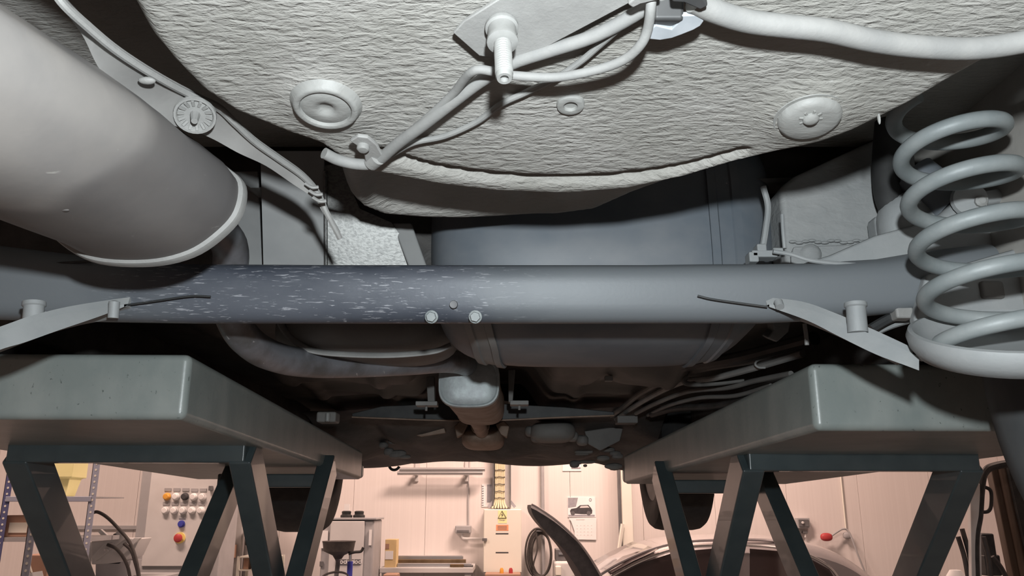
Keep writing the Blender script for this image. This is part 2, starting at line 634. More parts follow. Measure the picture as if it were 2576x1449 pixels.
def grid(name, X, Y, Z, m, parent, label=None):
    ny, nx = X.shape
    vs = np.stack([X, Y, Z], -1).reshape(-1, 3)
    idx = np.arange(ny * nx).reshape(ny, nx)
    q = np.stack([idx[:-1, :-1], idx[:-1, 1:], idx[1:, 1:], idx[1:, :-1]], -1).reshape(-1, 4)
    org = np.array(ORG[root_of(parent).name])
    me = bpy.data.meshes.new(name)
    me.from_pydata((vs - org).tolist(), [], q[:, ::-1].tolist())
    me.materials.append(M[m])
    me.polygons.foreach_set('use_smooth', [True] * len(me.polygons))
    o = bpy.data.objects.new(name, me)
    C.objects.link(o)
    o.parent = parent
    if label:
        o['label'] = label
    return o


# --- rear floor with the spare wheel tub
X, Y = np.meshgrid(np.arange(-.95, .62, .005), np.arange(-.30, 1.06, .0045))
t1 = [(330, 0), (385, 100), (440, 165), (510, 235), (590, 290), (720, 345), (800, 372), (850, 405), (900, 438), (960, 446), (1100, 472), (1250, 490), (1420, 496),
      (1580, 484), (1720, 455), (1850, 415), (2000, 377), (2150, 332), (2290, 266), (2420, 192), (2576, 108)]
T1 = [(p.x, p.y) for p in [FP(a, b) for a, b in t1]]
T1 = [(-.39, -.28), (-.37, .35)] + T1 + [(.52, .45), (.56, -.28)]
t2 = [(868, 400), (866, 440), (880, 490), (905, 515), (960, 537), (1060, 545), (1200, 551), (1400, 554), (1500, 541), (1600, 498), (1700, 463), (1850, 420), (1900, 403), (1400, 300)]
Z2 = 1.957
T2 = [(p.x, p.y) for p in [AZ(a, b, Z2) for a, b in t2]]
gl = [(960, 388), (1100, 425), (1300, 449), (1500, 453), (1700, 430), (1870, 384)]
GL = [(p.x, p.y) for p in catmull([Vector((FP(a, b).x, FP(a, b).y, 0)) for a, b in gl], 6)]
d1, d2, dg = sdf(T1, X, Y), sdf(T2, X, Y), sdf(GL, X, Y, False)
pl = plane_z(Y)
zz = pl + .0016 * np.sin(X * 21 + 2) * np.sin(Y * 17)
zz = zz + .014 * sstep(1.0, 0.0, dg / .0095)
for (a, b, r, h) in ((820, 265, .050, .005), (2035, 285, .053, .006)):
    c = FP(a, b)
    dd = np.hypot(X - c.x, (Y - c.y))
    zz = zz - h * sstep(1.0, .35, dd / r)
z1 = zz + wall_rise(d1)
z2 = Z2 + .010 + wall_rise(d2, .008) - (.004 + .009 * sstep(.06, -.10, X)) * np.exp(-((d2 + .010) / .016) ** 2)
# a stamped dimple in the front face of the tub
c = AZ(1350, 512, Z2)
z2 = z2 + .012 * np.exp(-(((X - c.x) / .014) ** 2 + ((Y - c.y) / .012) ** 2))
Z = np.minimum(np.minimum(z1, z2), 2.11)
floor_pan = grid('floor_pan', X, Y, Z, 'undercoat', car, 'pale rippled underseal on the boot floor and spare wheel tub')
FN = Vector((0, -FS, -1)).normalized()       # outward (downward) normal of the tub floor


def on_floor(px, py, h=0.0):
    return FP(px, py, h * math.sqrt(1 + FS * FS))


# plugs and drain holes
c = on_floor(820, 268, .0052)
B().lathe([(0.00174, -0.00080), (0.00522, 0.00000), (0.00740, 0.00240), (0.01131, 0.00280), (0.01740, 0.00240), (0.02045, 0.00080), (0.02132, 0.00360), (0.02349, 0.00440), (0.02566, 0.00360), (0.02653, 0.00160), (0.02958, -0.00320)], c, FN, 40).build('floor_plug', 'plug', floor_pan, 50)
c = on_floor(2035, 288, .0022)
pg = B().lathe([(0.00174, 0.01000), (0.01044, 0.01040), (0.02088, 0.00960), (0.02480, 0.00720), (0.02610, 0.00320), (0.02915, 0.00320), (0.03132, -0.00240)], c, FN, 40).build('floor_plug', 'plug', floor_pan, 50)
bb = B()
cc = on_floor(2040, 300, .0135)
bb.lathe([(.002, .0035), (.0045, .003), (.0065, .001), (.0065, -.004)], cc, FN, 16)
for k in range(8):
    a = k * PI / 4
    ux = FN.orthogonal().normalized()
    uy = FN.cross(ux)
    d = ux * math.cos(a) + uy * math.sin(a)
    bb.bar(cc + d * .005 - FN * .001, cc + d * .0095 - FN * .0012, .0016, .002, FN)
bb.build('drain_grille', 'plug', pg)
c = on_floor(1435, 260, 0)
B().lathe([(0.00176, 0.00040), (0.00528, 0.00080), (0.00598, 0.00360), (0.00880, 0.00400), (0.01100, 0.00320), (0.01232, -0.00240)], c, FN, 28).build('floor_plug', 'plug', floor_pan, 50)
p = on_floor(2211, 297, .004)
B().sell(p, (.0012, .002, .006), 2, 10, 8).build('underseal_drip', 'plug', floor_pan)

# mounting plate with stud
pp = [on_floor(a, b, .012) for a, b in ((1140, 84), (1166, 55), (1300, -30), (1640, -30), (1590, 5), (1330, 143), (1262, 150), (1205, 141))]
plate = B().prism(pp, FN * -.0035).build('mounting_plate', 'dusty_metal', car, bevel=.001)
tip = A(1269, 198, .489)
bs = on_floor(1262, 62, .014)
ax = (tip - bs).normalized()
ln = (tip - bs).length
hexb = B()
hexb.lathe([(0.01088, 0.00000), (0.01175, 0.00174), (0.01175, 0.00435), (0.01001, 0.00522), (0.01027, 0.01392), (0.01088, 0.01566), (0.01088, 0.01827), (0.00783, 0.01957), (0.00609, 0.02001)], bs, ax, 24)
hexb.build('nut', 'bolt_grey', plate)
prof = [(0.00618, 0.01000)]
h = .020
while h < ln - .004:
    prof += [(.0062, h), (.0055, h + .0011)]
    h += .0022
prof += [(.0059, ln - .002), (.005, ln), (.003, ln), (.0026, ln - .003)]
B().lathe(prof, bs, ax, 20).build('stud', 'bolt_grey', plate, 60, label='threaded stud hanging from the nut')

# hoses, pipes and cables on the boot floor
hs = [on_floor(a, b, .020) for a, b in ((1745, 2), (1790, 25), (1880, 53), (1980, 66), (2080, 77), (2200, 103), (2320, 118), (2450, 122), (2576, 105), (2700, 70))]
B().tube(hs, .0081, 16).build('breather_hose', 'dusty_rubber', car, label='thick pale rubber hose')
hs = [on_floor(a, b, c) for a, b, c in ((815, 385, .012), (850, 402, .012), (900, 413, .013), (945, 408, .013), (1000, 362, .014), (1060, 318, .016), (1150, 248, .016),
                                         (1215, 200, .014), (1290, 158, .012), (1380, 128, .012), (1480, 96, .012), (1560, 58, .012), (1640, 8, .012), (1680, -30, .012))]
B().tube(hs, .0051, 14).build('fuel_vapour_pipe', 'dusty_rubber', car, label='dusty pipe running diagonally to the clamp')
hs = [on_floor(a, b, c) for a, b, c in ((1010, 352, .013), (1080, 292, .014), (1140, 236, .016), (1168, 200, .020), (1188, 181, .024), (1208, 175, .025), (1240, 180, .025), (1290, 190, .026), (1400, 194, .028), (1500, 176, .03),
                                         (1570, 150, .032), (1612, 112, .033), (1630, 70, .03), (1637, 20, .028), (1640, -30, .02))]
B().tube(hs, .0035, 12).build('brake_pipe', 'dusty_rubber', car, label='looping thin cable below the stud')
hs = [on_floor(a, b, c) for a, b, c in ((965, 403, .012), (1000, 380, .008), (1045, 358, .006), (1120, 342, .006), (1200, 306, .006), (1260, 262, .006), (1320, 234, .006), (1400, 195, .006),
                                         (1460, 155, .007), (1510, 112, .008), (1560, 68, .012))]
B().tube(hs, .0026, 10).build('wiring_cable', 'dusty_rubber', car, label='thin cable lying along the floor')

# clamp that holds the pipe
cl = [on_floor(a, b, .016) for a, b in ((880, 356), (900, 344), (925, 347), (948, 366), (962, 392), (975, 405), (958, 412), (938, 428), (921, 418), (916, 392), (905, 372))]
clamp = B().prism(cl, FN * -.004).build('pipe_clamp', 'dusty_metal', car, bevel=.0012)
B().lathe([(.0055, 0), (.0055, .003), (.004, .0045), (.001, .005)], on_floor(914, 368, .016), FN, 16).build('bolt', 'bolt_grey', clamp)
c = on_floor(940, 405, .013)
dr = (on_floor(1000, 362, .014) - on_floor(945, 408, .013)).normalized()
B().lathe([(.0055, -.006), (.0072, -.006), (.0072, .006), (.0055, .006)], c + dr * .002, dr, 20).build('clamp_band', 'dusty_metal', clamp)

# bracket at the top where the hoses meet
br = thing
bk = B().box(on_floor(1674, 30, .014), (.021, .026, .020), Matrix.Rotation(.25, 3, 'X')).build('hose_bracket', 'black_plastic', car, bevel=.003, label='black block gripping the hoses')
pp = [on_floor(a, b, .026) for a, b in ((1622, 98), (1634, 76), (1650, 64), (1690, 74), (1706, 58), (1712, 40), (1760, 38), (1771, 54), (1762, 66), (1745, 76), (1715, 88), (1690, 97), (1660, 102))]
B().prism(pp, FN * -.004).build('bracket_plate', mat('bracket_zinc', (0.62, 0.66, 0.70), 0.35, 0.5, col2=(0.5, 0.54, 0.58), nscale=(40, 40, 40)), bk, bevel=.001, label='bright zinc tab')
pp = [on_floor(a, b, .030) for a, b in ((1578, 12), (1596, -4), (1660, -22), (1665, 0), (1612, 12), (1592, 22))]
B().prism(pp, FN * -.006).build('bracket_clip', 'dusty_metal', bk, bevel=.0015)
pp = [on_floor(a, b, .034) for a, b in ((1690, -20), (1770, -5), (1782, 16), (1762, 26), (1720, 8), (1690, 6))]
B().prism(pp, FN * -.010).build('bracket_clip', 'black_plastic', bk, bevel=.0015)

# --- heat shield flange between muffler and tub
ridge = [(120, -60, .50), (155, 0, .505), (220, 62, .53), (300, 128, .56), (400, 192, .60), (490, 240, .64), (550, 268, .66), (590, 305, .68), (640, 352, .71), (700, 395, .74), (760, 438, .77), (800, 482, .79),
         (822, 530, .80), (848, 580, .815), (856, 596, .82)]
lower = [(110, -60, .52), (140, 0, .52), (205, 85, .545), (255, 180, .575), (330, 245, .61), (430, 312, .65), (485, 328, .67), (540, 352, .69), (600, 385, .71), (670, 418, .74), (735, 462, .77), (790, 500, .79),
         (812, 535, .80), (842, 586, .815), (850, 599, .82)]
RA = catmull([A(*p) for p in ridge], 6)
LA = catmull([A(*p) for p in lower], 6)
n = min(len(RA), len(LA))
loops = []
for i in range(n):
    a, b = RA[i], LA[i]
    loops.append([a, a * .5 + b * .5 + Vector((0, 0, .0035)), b, b + Vector((0, .002, .004)), a * .5 + b * .5 + Vector((0, .002, .008)), a + Vector((0, .002, .004))])
hsh = B().loft(loops).build('heat_shield', 'heat_shield', car, label='creased grey sheet shield with a folded edge')
B().tube([p + Vector((0, -.001, -.002)) for p in RA], .0032, 8, smooth=False).build('folded_edge', 'dusty_metal', hsh)
bb = B()
for (a, b) in ((768, 462), (778, 480), (787, 497)):
    q = A(a, b, .77)
    bb.tube([q, q + Vector((.007, .0, -.004)), q + Vector((.013, .002, -.003))], .0018, 6)
bb.build('crumpled_fold', 'dusty_metal', hsh)
# plastic retaining clip, a toothed disc
c = A(491, 287, .648)
nn = Vector((-.25, -.55, -.8)).normalized()
nn = (A(491, 287, .648) - CAM).normalized() * -1
nn = (nn + Vector((0, 0, -.9))).normalized()
clip = B()
clip.lathe([(.001, .001), (.014, .001), (.0155, .004), (.0175, .004), (.018, .001), (.0165, -.002), (.001, -.002)], c, nn, 28)
clip = clip.build('retaining_clip', 'dusty_metal', hsh)
ux = nn.orthogonal().normalized()
uy = nn.cross(ux)
bb = B()
for k in range(14):
    a = 2 * PI * k / 14
    d = ux * math.cos(a) + uy * math.sin(a)
    bb.bar(c + d * .009 + nn * .0015, c + d * .0145 + nn * .0035, .0022, .0016, nn)
bb.build('clip_tooth_ring', 'dusty_metal', None if False else hsh)
B().tube([c, c + nn * .012], [.0045, .0028], 10, smooth=False).build('clip_stem', 'dusty_metal', hsh)
c = A(370, 203, .592)
B().sell(c, (.007, .004, .003), 2, 14, 8).build('rivet', 'dusty_metal', hsh)

# --- rear muffler
sec = [(-.262, 1.925), (-.263, 1.895), (-.279, 1.872), (-.306, 1.852), (-.345, 1.8425), (-.397, 1.845), (-.432, 1.862), (-.462, 1.893), (-.475, 1.93), (-.458, 1.968), (-.42, 1.985), (-.365, 1.988), (-.315, 1.968), (-.280, 1.943)]
sec = [Vector((a, 0, b)) for a, b in sec]
sc_ = Vector((-.37, 0, 1.92))


def msec(Yv, s, dz=0.0, dx=0.0):
    return [Vector((sc_.x + (q.x - sc_.x) * s + dx, Yv, sc_.z + (q.z - sc_.z) * s + dz)) for q in catmull_closed(sec, 5)]


def mdz(Yv):
    return -.098 * max(0.0, .63 - Yv) if Yv > .2 else -.042


loops = [msec(.02, .2, -.042, -.105), msec(.02, .93, -.042, -.105), msec(.035, .99, -.042, -.105)]
for k in range(13):
    yv = .12 + k * .045
    loops.append(msec(yv, 1.0 - .065 * float(sstep(.57, .76, np.float64(yv))), mdz(yv) * float(sstep(.72, .52, np.float64(yv))), -.15 * max(0, .75 - yv)))
loops += [msec(.71, .957), msec(.738, .95), msec(.745, .95), msec(.752, .6), msec(.75, .2)]
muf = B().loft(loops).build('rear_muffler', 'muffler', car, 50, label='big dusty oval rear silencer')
B().loft([msec(.738, .91), msec(.742, .985), msec(.745, .998), msec(.752, .998), msec(.754, .98), msec(.752, .90)], cap=False).build('crimped_seam', 'dusty_metal', muf)
bb = B()
for (a, b) in ((92, 500), (110, 505), (128, 512), (112, 517), (146, 520), (132, 525), (160, 528), (95, 512)):
    q = A(a, b, .60)
    q = Vector((q.x, q.y, q.z))
    bb.sell(q, (.0045, .003, .0012), 2, 12, 6)
bb.build('stamped_mark', 'muffler', muf, kind='stuff')

# tailpipe from resonator to muffler
pts = [A(1178, 925, 1.80), A(1165, 915, 1.70), A(1120, 908, 1.60), A(1030, 912, 1.50), A(900, 916, 1.42), A(780, 914, 1.33), A(690, 897, 1.24), A(628, 862, 1.16), A(590, 810, 1.11), A(572, 740, 1.085),
       Vector((-.375, 1.03, 1.955)), Vector((-.385, .93, 1.965)), Vector((-.38, .84, 1.945)), Vector((-.37, .74, 1.925))]
B().tube(pts, .0235, 18).build('exhaust_pipe', 'exhaust', car, label='bent tailpipe with a bluish sheen under the axle')

# resonator
rb = B()
rc = A(1180, 962, 1.75)
loops = []


def rsec(c, a, b_, e=3.2, n=36):
    out = []
    for j in range(n):
        t = 2 * PI * j / n
        cx, sx = math.cos(t), math.sin(t)
        out.append(Vector((c.x + a * math.copysign(abs(cx) ** (2 / e), cx), c.y, c.z + b_ * math.copysign(abs(sx) ** (2 / e), sx))))
    return out


for (dy, a, b_) in ((.006, .020, .014), (.004, .050, .040), (.004, .060, .050), (.0, .064, .0535), (.004, .066, .055), (.014, .066, .055), (.016, .062, .052), (.34, .060, .050), (.36, .062, .052), (.37, .058, .048), (.385, .035, .028), (.39, .02, .016)):
    loops.append(rsec(rc + Vector((.012 * dy / .4, dy, -.006 * dy / .4)), a, b_))
res = B().loft(loops[3:]).build('resonator', ['rusty'], car, 50, label='boxy brown middle silencer')
B().loft([rsec(rc + Vector((0, k, 0)), s * .0635, s * .0525) for k, s in ((-.012, .05), (-.011, .6), (-.008, .86), (-.006, .92), (-.009, .97), (-.008, 1.02), (-.002, 1.045), (.006, 1.045), (.008, .99))]).build('end_cap', 'resonator', res, 50, label='pale blue-grey end cap')
B().tube([A(1188, 1040, 2.15), A(1202, 1062, 2.4), A(1212, 1085, 2.66)], .022, 14).build('front_pipe', 'rusty', res)

# catalyst with an eared shield
cc = A(1213, 1098, 2.72)
cs = B().sell(cc + Vector((0, .1, 0)), (.072, .14, .036), 3.2, 36, 20).build('catalyst_shield', 'rusty', car, label='rust-brown rounded shield on the front pipe')
for s in (-1, 1):
    B().prism([cc + Vector((s * .045, -.045, .035)), cc + Vector((s * .072, -.04, .048)), cc + Vector((s * .090, -.03, .030)), cc + Vector((s * .082, -.03, -.006)), cc + Vector((s * .062, -.035, .004))], (0, .04, 0)).build('shield_ear', 'rusty', cs, bevel=.003)
B().lathe([(.024, -.03), (.030, -.03), (.030, .01), (.024, .01)], A(1208, 1070, 2.62), (0, 1, 0), 20).build('pipe_clamp', 'rusty', cs)

# --- underbody forward of the axle
X, Y = np.meshgrid(np.arange(-.88, .75, .012), np.arange(1.06, 2.95, .012))
z = 1.945 + 0 * X
tun = np.abs(X + .075)
z = z + .10 * sstep(.20, .10, tun)
# pressed ribs and bulges of the floor
for (a, b, Yc, sx, sy, h) in ((740, 985, 1.95, .10, .10, -.035), (960, 985, 2.05, .13, .09, -.022), (1450, 975, 2.0, .15, .10, -.022), (1620, 975, 1.9, .09, .09, -.04),
                              (1000, 1010, 2.3, .2, .03, -.02), (1500, 1010, 2.3, .16, .03, -.022), (1740, 990, 1.9, .10, .2, -.02), (900, 1030, 2.5, .14, .03, .02)):
    q = A(a, b, Yc)
    z = z + h * np.exp(-(np.abs((X - q.x) / sx) ** 3 + np.abs((Y - q.y) / sy) ** 3))
for k, xr in enumerate((-.56, -.34, .20, .40)):
    z = z - .012 * np.exp(-((X - xr - .02 * np.sin(Y * 4 + k)) / .018) ** 4)
z = z + .006 * np.sin(X * 14 + Y * 9) * np.sin(Y * 11 - X * 5)
z = np.where(Y < 1.45, z + .12 * sstep(1.45, 1.2, Y), z)
under = grid('centre_floor', X, Y, z, 'belly', car, 'dark pressed floor panels ahead of the fuel tank')
# engine undertray, sweeping down to the front lip
X, Y = np.meshgrid(np.arange(-.66, .50, .012), np.arange(2.55, 3.62, .014))
z = 1.915 - .116 * sstep(2.5, 3.1, Y) - (.008 * sstep(-.1, .3, X) + .03 * sstep(.33, .47, X) + .012 * sstep(-.3, -.5, X)) * sstep(2.9, 3.5, Y) + .05 * sstep(3.52, 3.62, Y)
z = z + .014 * np.sin(X * 23 + 1.3 * np.sin(Y * 8)) * sstep(2.6, 2.8, Y) * sstep(3.5, 3.0, Y) + .012 * np.sin(X * 9 + 1) * np.sin(Y * 12)
z = z + .05 * np.exp(-(((X + .07) / .11) ** 4 + ((Y - 2.75) / .25) ** 4))
for (a, b, Yc, sx, sy, h) in ((1390, 1092, 2.85, .05, .05, -.03), (1000, 1085, 2.8, .05, .07, -.025), (1290, 1148, 3.2, .12, .05, -.012)):
    q = A(a, b, Yc)
    z = z + h * np.exp(-(((X - q.x) / sx) ** 4 + ((Y - q.y) / sy) ** 4))
tray = grid('engine_undertray', X, Y, z, 'belly_dark', car, 'blackened engine cover at the far end')
# lump of gearbox and its bracket, seen right of the pipe
bb = B()
bb.sell(A(1390, 1088, 2.72), (.075, .07, .034), 3, 24, 14)
bb.build('gearbox_housing', 'belly', car)
for (a, b) in ((1335, 1085), (1350, 1100), (1440, 1098), (1465, 1108)):
    B().sell(A(a, b, 2.72), (.02, .03, .018), 2.6, 12, 8).build('gearbox_lug', 'belly', car)
B().prism([A(a, b, 2.75) for a, b in ((1470, 1085), (1570, 1070), (1560, 1110), (1510, 1135), (1480, 1118))], (0, .06, .02)).build('side_bracket', 'belly', car, bevel=.004)
B().prism([A(a, b, 2.75) for a, b in ((1000, 1062), (1115, 1062), (1122, 1090), (1060, 1100), (1010, 1085))], (0, .05, .015)).build('subframe_plate', 'rusty', car, bevel=.004)
bb = B()
random.seed(3)
for k in range(14):
    a, b = random.uniform(945, 1030), random.uniform(1085, 1150)
    bb.sell(A(a, b, 2.9), (random.uniform(.01, .03), .02, random.uniform(.006, .016)), 2.4, 10, 6)
for k in range(14):
    a, b = random.uniform(1440, 1560), random.uniform(1120, 1175)
    bb.sell(A(a, b, 2.95), (random.uniform(.01, .035), .02, random.uniform(.006, .014)), 2.4, 10, 6)
bb.build('dirt_clump', 'belly', tray, kind='stuff')
for (a, b) in ((1310, 1163), (1472, 1170)):
    B().lathe([(.008, 0), (.009, .004), (.005, .007)], A(a, b, 3.5), (0, -.5, -1), 10).build('tray_screw', 'bolt_grey', tray)
# towing eye
B().tube([A(992, 1169, 3.56) + Vector((.022 * math.cos(t), .0, .022 * math.sin(t))) for t in [2 * PI * k / 20 for k in range(20)]], .006, 10, m=2).build('towing_eye', 'black_plastic', car, label='small dark ring below the front lip')

# tunnel cross plate with exhaust hangers
cr = [A(a, b, 2.35) for a, b in ((885, 1040), (960, 1022), (1090, 1016), (1270, 1016), (1420, 1024), (1545, 1036), (1545, 1046), (1400, 1050), (1250, 1056), (1100, 1056), (960, 1051), (885, 1048))]
xm = B().prism(cr, (0, .16, .012)).build('cross_plate', 'black_plastic', car, bevel=.002, label='wide black brace plate behind the middle silencer')
B().tube([A(a, b, 2.345) for a, b in ((885, 1049), (960, 1052), (1100, 1057), (1250, 1057), (1400, 1050), (1545, 1045))], .0022, 6).build('plate_lip', 'rusty', xm)
for s, pts in ((0, ((1072, 948), (1092, 946), (1094, 1016), (1076, 1018))), (1, ((1278, 930), (1296, 930), (1290, 1012), (1279, 1012)))):
    hg = B().prism([A(a, b, 2.0) for a, b in pts], (0, .03, 0)).build('exhaust_hanger', 'belly', car, bevel=.002)
    f0, f1 = ((1045, 1009), (1100, 1020)) if s == 0 else ((1283, 1007), (1330, 1018))
    pbox(f0[0], f0[1], f1[0], f1[1], 1.98, .04).build('hanger_foot', 'dusty_metal', hg, bevel=.002, label='pale rubber-mount foot')
    q = A((f0[0] + f1[0]) / 2, f1[1] + 3, 1.99)
    B().tube([q, q + Vector((0, 0, -.010))], .003, 8, smooth=False).build('bolt', 'bolt_grey', hg)

# pipe bundle along the right floor
runs = [((2010, 880, 1.5), (1900, 905, 1.6), (1780, 925, 1.75), (1690, 950, 1.95), (1610, 990, 2.2), (1560, 1030, 2.5), (1530, 1050, 2.7)),
        ((2020, 895, 1.45), (1900, 930, 1.6), (1800, 955, 1.75), (1720, 965, 1.85), (1650, 995, 2.1), (1590, 1030, 2.4), (1550, 1058, 2.65)),
        ((2050, 862, 1.4), (1950, 888, 1.5), (1850, 912, 1.6), (1720, 930, 1.8), (1560, 945, 2.0), (1450, 948, 2.1)),
        ((1990, 940, 1.6), (1900, 958, 1.75), (1830, 975, 1.85), (1730, 985, 2.0), (1650, 1015, 2.2), (1600, 1040, 2.4)),
        ((1940, 975, 1.7), (1850, 1000, 1.85), (1760, 1005, 2.0), (1680, 1025, 2.2), (1630, 1048, 2.45)),
        ((1900, 1010, 1.8), (1800, 1030, 2.0), (1700, 1035, 2.2), (1640, 1050, 2.4))]
for k, r in enumerate(runs):
    B().tube([A(*p) + Vector((0, 0, .004 * (k % 3))) for p in r], (.008, .007, .013, .006, .005, .009)[k], 10).build('fuel_line', ['belly', 'dusty_metal', 'black_plastic', 'belly', 'belly', 'belly_dark'][k], car)
B().tube([A(a, b, 1.55) for a, b in ((1965, 882), (1940, 898), (1910, 905), (1900, 915), (1908, 924), (1925, 925))], .0022, 8).build('wire_clip', 'dusty_metal', car, label='bent pale wire hook')
B().tube([A(a, b, 1.8) for a, b in ((1870, 955), (1800, 964), (1735, 966), (1720, 958), (1728, 948))], .006, 10).build('fuel_line', 'belly', car)
pbox(1553, 1045, 1605, 1064, 2.45, .06).build('pipe_bracket', 'belly', car, bevel=.003)
pbox(1522, 945, 1542, 958, 1.9, .02).build('floor_clip', 'dusty_metal', car, bevel=.002)
# small bracket beside the left platform
q = pbox(795, 1035, 845, 1062, 2.0, .05).build('jacking_bracket', 'belly', car, bevel=.005)
B().lathe([(.006, 0), (.006, .018), (.004, .02)], A(825, 1040, 1.98), (0, 0, -1), 10).build('bolt', 'bolt_grey', q)

# side sills, hidden edges of the shell that rest on the lift blocks, outer skin above
for s, x0, x1 in ((0, -.93, -.70), (1, .62, .80)):
    B().box2((x0, 1.12, 1.852), (x1, 2.85, 2.14)).build('sill', 'belly_dark', car, bevel=.01)
shell = B()
prof = [(1.0, 2.15), (-.55, 2.15), (-.62, 2.25), (-.60, 2.62), (-.45, 2.75), (0.1, 3.18), (0.6, 3.30), (1.7, 3.28), (2.35, 2.80), (3.4, 2.66), (3.78, 2.45), (3.80, 2.10), (3.66, 1.86), (3.63, 1.87), (3.56, 2.15)]
xs = [(-.95, .96), (-.965, 1.0), (.815, 1.0), (.80, .96)]
loops = [[Vector((xx, 1.6 + (yy - 1.6) * s, zz_)) for yy, zz_ in prof] for xx, s in xs]
shell.loft(loops)
shell.build('body_shell', 'car_paint_dark', car, 40, label='dark painted outer body above the underside')

# --- fuel tank and straps
TC, TS, TE, TX = Vector((.130, 1.215, 2.005)), (.250, .180, .166), 3.4, 4.5


def droop(b):
    b.v = [(x_, y_, z_ - .07 * (y_ - TC.y)) for x_, y_, z_ in b.v]
    return b


tank = droop(B().sell(TC, TS, TE, 56, 48, ex=TX)).build('fuel_tank', 'tank', car, 50, label='dark blue-grey plastic fuel tank')


def strap(xc, w_, a0, a1, r=.005, skew=0.0, mt='tank', name='tank_strap', n=28):
    def pw(a, p):
        return math.copysign(abs(a) ** (2.0 / p), a)
    loops = []
    for i in range(n + 1):
        t = a0 + (a1 - a0) * i / n
        ct, st = math.cos(t), math.sin(t)
        xcc = xc + skew * (i / n)
        loop = []
        for (dx, rr) in ((-w_ / 2, -.004), (-w_ / 2, r), (-w_ / 4, r), (-w_ / 5, r * .4), (w_ / 5, r * .4), (w_ / 4, r), (w_ / 2, r), (w_ / 2, -.004)):
            u = max(-.98, min(.98, (xcc + dx - TC.x) / TS[0]))
            cv = (1 - abs(u) ** TX) ** (1 / TX)
            loop.append(Vector((xcc + dx, TC.y + (TS[1] * cv + rr) * pw(ct, TE), TC.z + (TS[2] * cv + rr) * pw(st, TE))))
        loops.append(loop)
    return droop(B().loft(loops)).build(name, mt, tank)


strap(-.055, .040, PI * 1.22, PI * 1.75, skew=.030, mt='grey_panel')
strap(.285, .045, PI * .85, PI * 1.75, skew=.02)
# recessed heat shield left of the tank, with its pale flange
hl = [A(a, b, 1.32) for a, b in ((700, 812), (722, 838), (752, 868), (800, 886), (900, 894), (1000, 893), (1090, 882), (1130, 868), (1130, 800), (900, 790), (720, 790))]
hb = B().loft([hl, [p + Vector((0, .03, .0)) for p in hl]])
B().sell(A(930, 842, 1.40), (.155, .12, .05), 3, 36, 20).build('tunnel_heat_shield', 'belly', car, label='dark embossed shield beside the tank')
B().tube([A(a, b, 1.30) for a, b in ((700, 800), (716, 832), (752, 866), (800, 885), (900, 893), (1000, 893), (1090, 884), (1135, 868))], .0065, 10, sq=.5).build('shield_flange', 'dusty_metal', car, label='thin pale flange curving around the dark shield')
B().prism([A(a, b, 1.25) for a, b in ((1940, 800), (1992, 800), (1985, 835), (1955, 862), (1930, 850), (1946, 830))], (0, .03, .01)).build('tank_tab', 'undercoat_grey', car, bevel=.003)
B().tube([A(2024, 815, 1.1), A(2028, 845, 1.1), A(2030, 868, 1.1)], .003, 8).build('drain_tube', 'dusty_metal', car)

# vertical sheet behind the axle on the left, part shiny
yb = 1.075
pp = [(805, 418), (872, 410), (880, 470), (905, 525), (985, 560), (1040, 640), (1062, 720), (808, 720)]


def lean(px, py, off=0.0):
    # point of a sheet that leans back over the axle: Y = c + .17 X - .32 z
    rx, rz = ray(px, py)
    Yv = (1.085 - off + .17 * .18 + .32 * (1.90 - CAM.z)) / (1 - .17 * rx + .32 * rz)
    return Vector((rx * Yv, Yv, CAM.z + rz * Yv))


gp = B().prism([lean(a, b) for a, b in pp], (0, .004, 0)).build('galvanised_shield', 'galvanised', car, label='shiny speckled metal shield above the axle')
pp = [(655, 380), (815, 380), (815, 720), (664, 720)]
B().prism([lean(a, b, .004) for a, b in pp], (0, .004, 0)).build('shield_side', 'grey_panel', gp)
B().tube([lean(a, b, .006) for a, b in ((818, 430), (819, 560), (820, 720))], .0028, 8).build('shield_seam', 'galvanised', gp)
pp = [(575, 430), (650, 430), (655, 560), (662, 720), (598, 720), (590, 640)]
B().prism([A(a, b, yb + .02) for a, b in pp], (0, .006, 0)).build('grey_upright', 'grey_panel', car, bevel=.002)
pp = [(985, 560), (1035, 560), (1085, 700), (1060, 720), (1035, 690)]
B().prism([A(a, b, yb - .012) for a, b in pp], (0, .02, 0)).build('strap_end', 'grey_panel', car, bevel=.003)
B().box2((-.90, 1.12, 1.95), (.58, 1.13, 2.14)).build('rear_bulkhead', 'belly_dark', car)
# body rail behind the spring on the right
pp = [(1962, 470), (2000, 440), (2240, 330), (2300, 300), (2330, 720), (1985, 720), (1972, 600)]
rail = B().prism([A(a, b, 1.03) for a, b in pp], (0, .06, 0)).build('body_rail', 'undercoat_grey', car, bevel=.008, label='grey undersealed body member behind the coil spring')
pp = [(1990, 640), (1998, 620), (2230, 612), (2250, 630), (2245, 690), (1992, 690)]
rp = B().prism([A(a, b, 1.024) for a, b in pp], (0, .006, 0)).build('seam_plate', 'undercoat_grey', rail, bevel=.002)
for a in (2040, 2195):
    B().lathe([(.001, .006), (.008, .0055), (.012, .003), (.0145, 0)], A(a, 640, 1.024), (0, -1, -.1), 20).build('round_boss', 'undercoat_grey', rail)
bb = B()
for k in range(16):
    bb.sell(A(1995 + k * 16, 608 + 3 * math.sin(k * 1.7), 1.026), (.0055, .003, .0022), 2, 10, 6)
bb.build('sealant_bead', 'undercoat_grey', rail, kind='stuff')
bb = B()
pbox(2205, 540, 2262, 612, .99, .03, bb)
bb.build('bump_stop_bracket', 'axle_arm', car, bevel=.006)
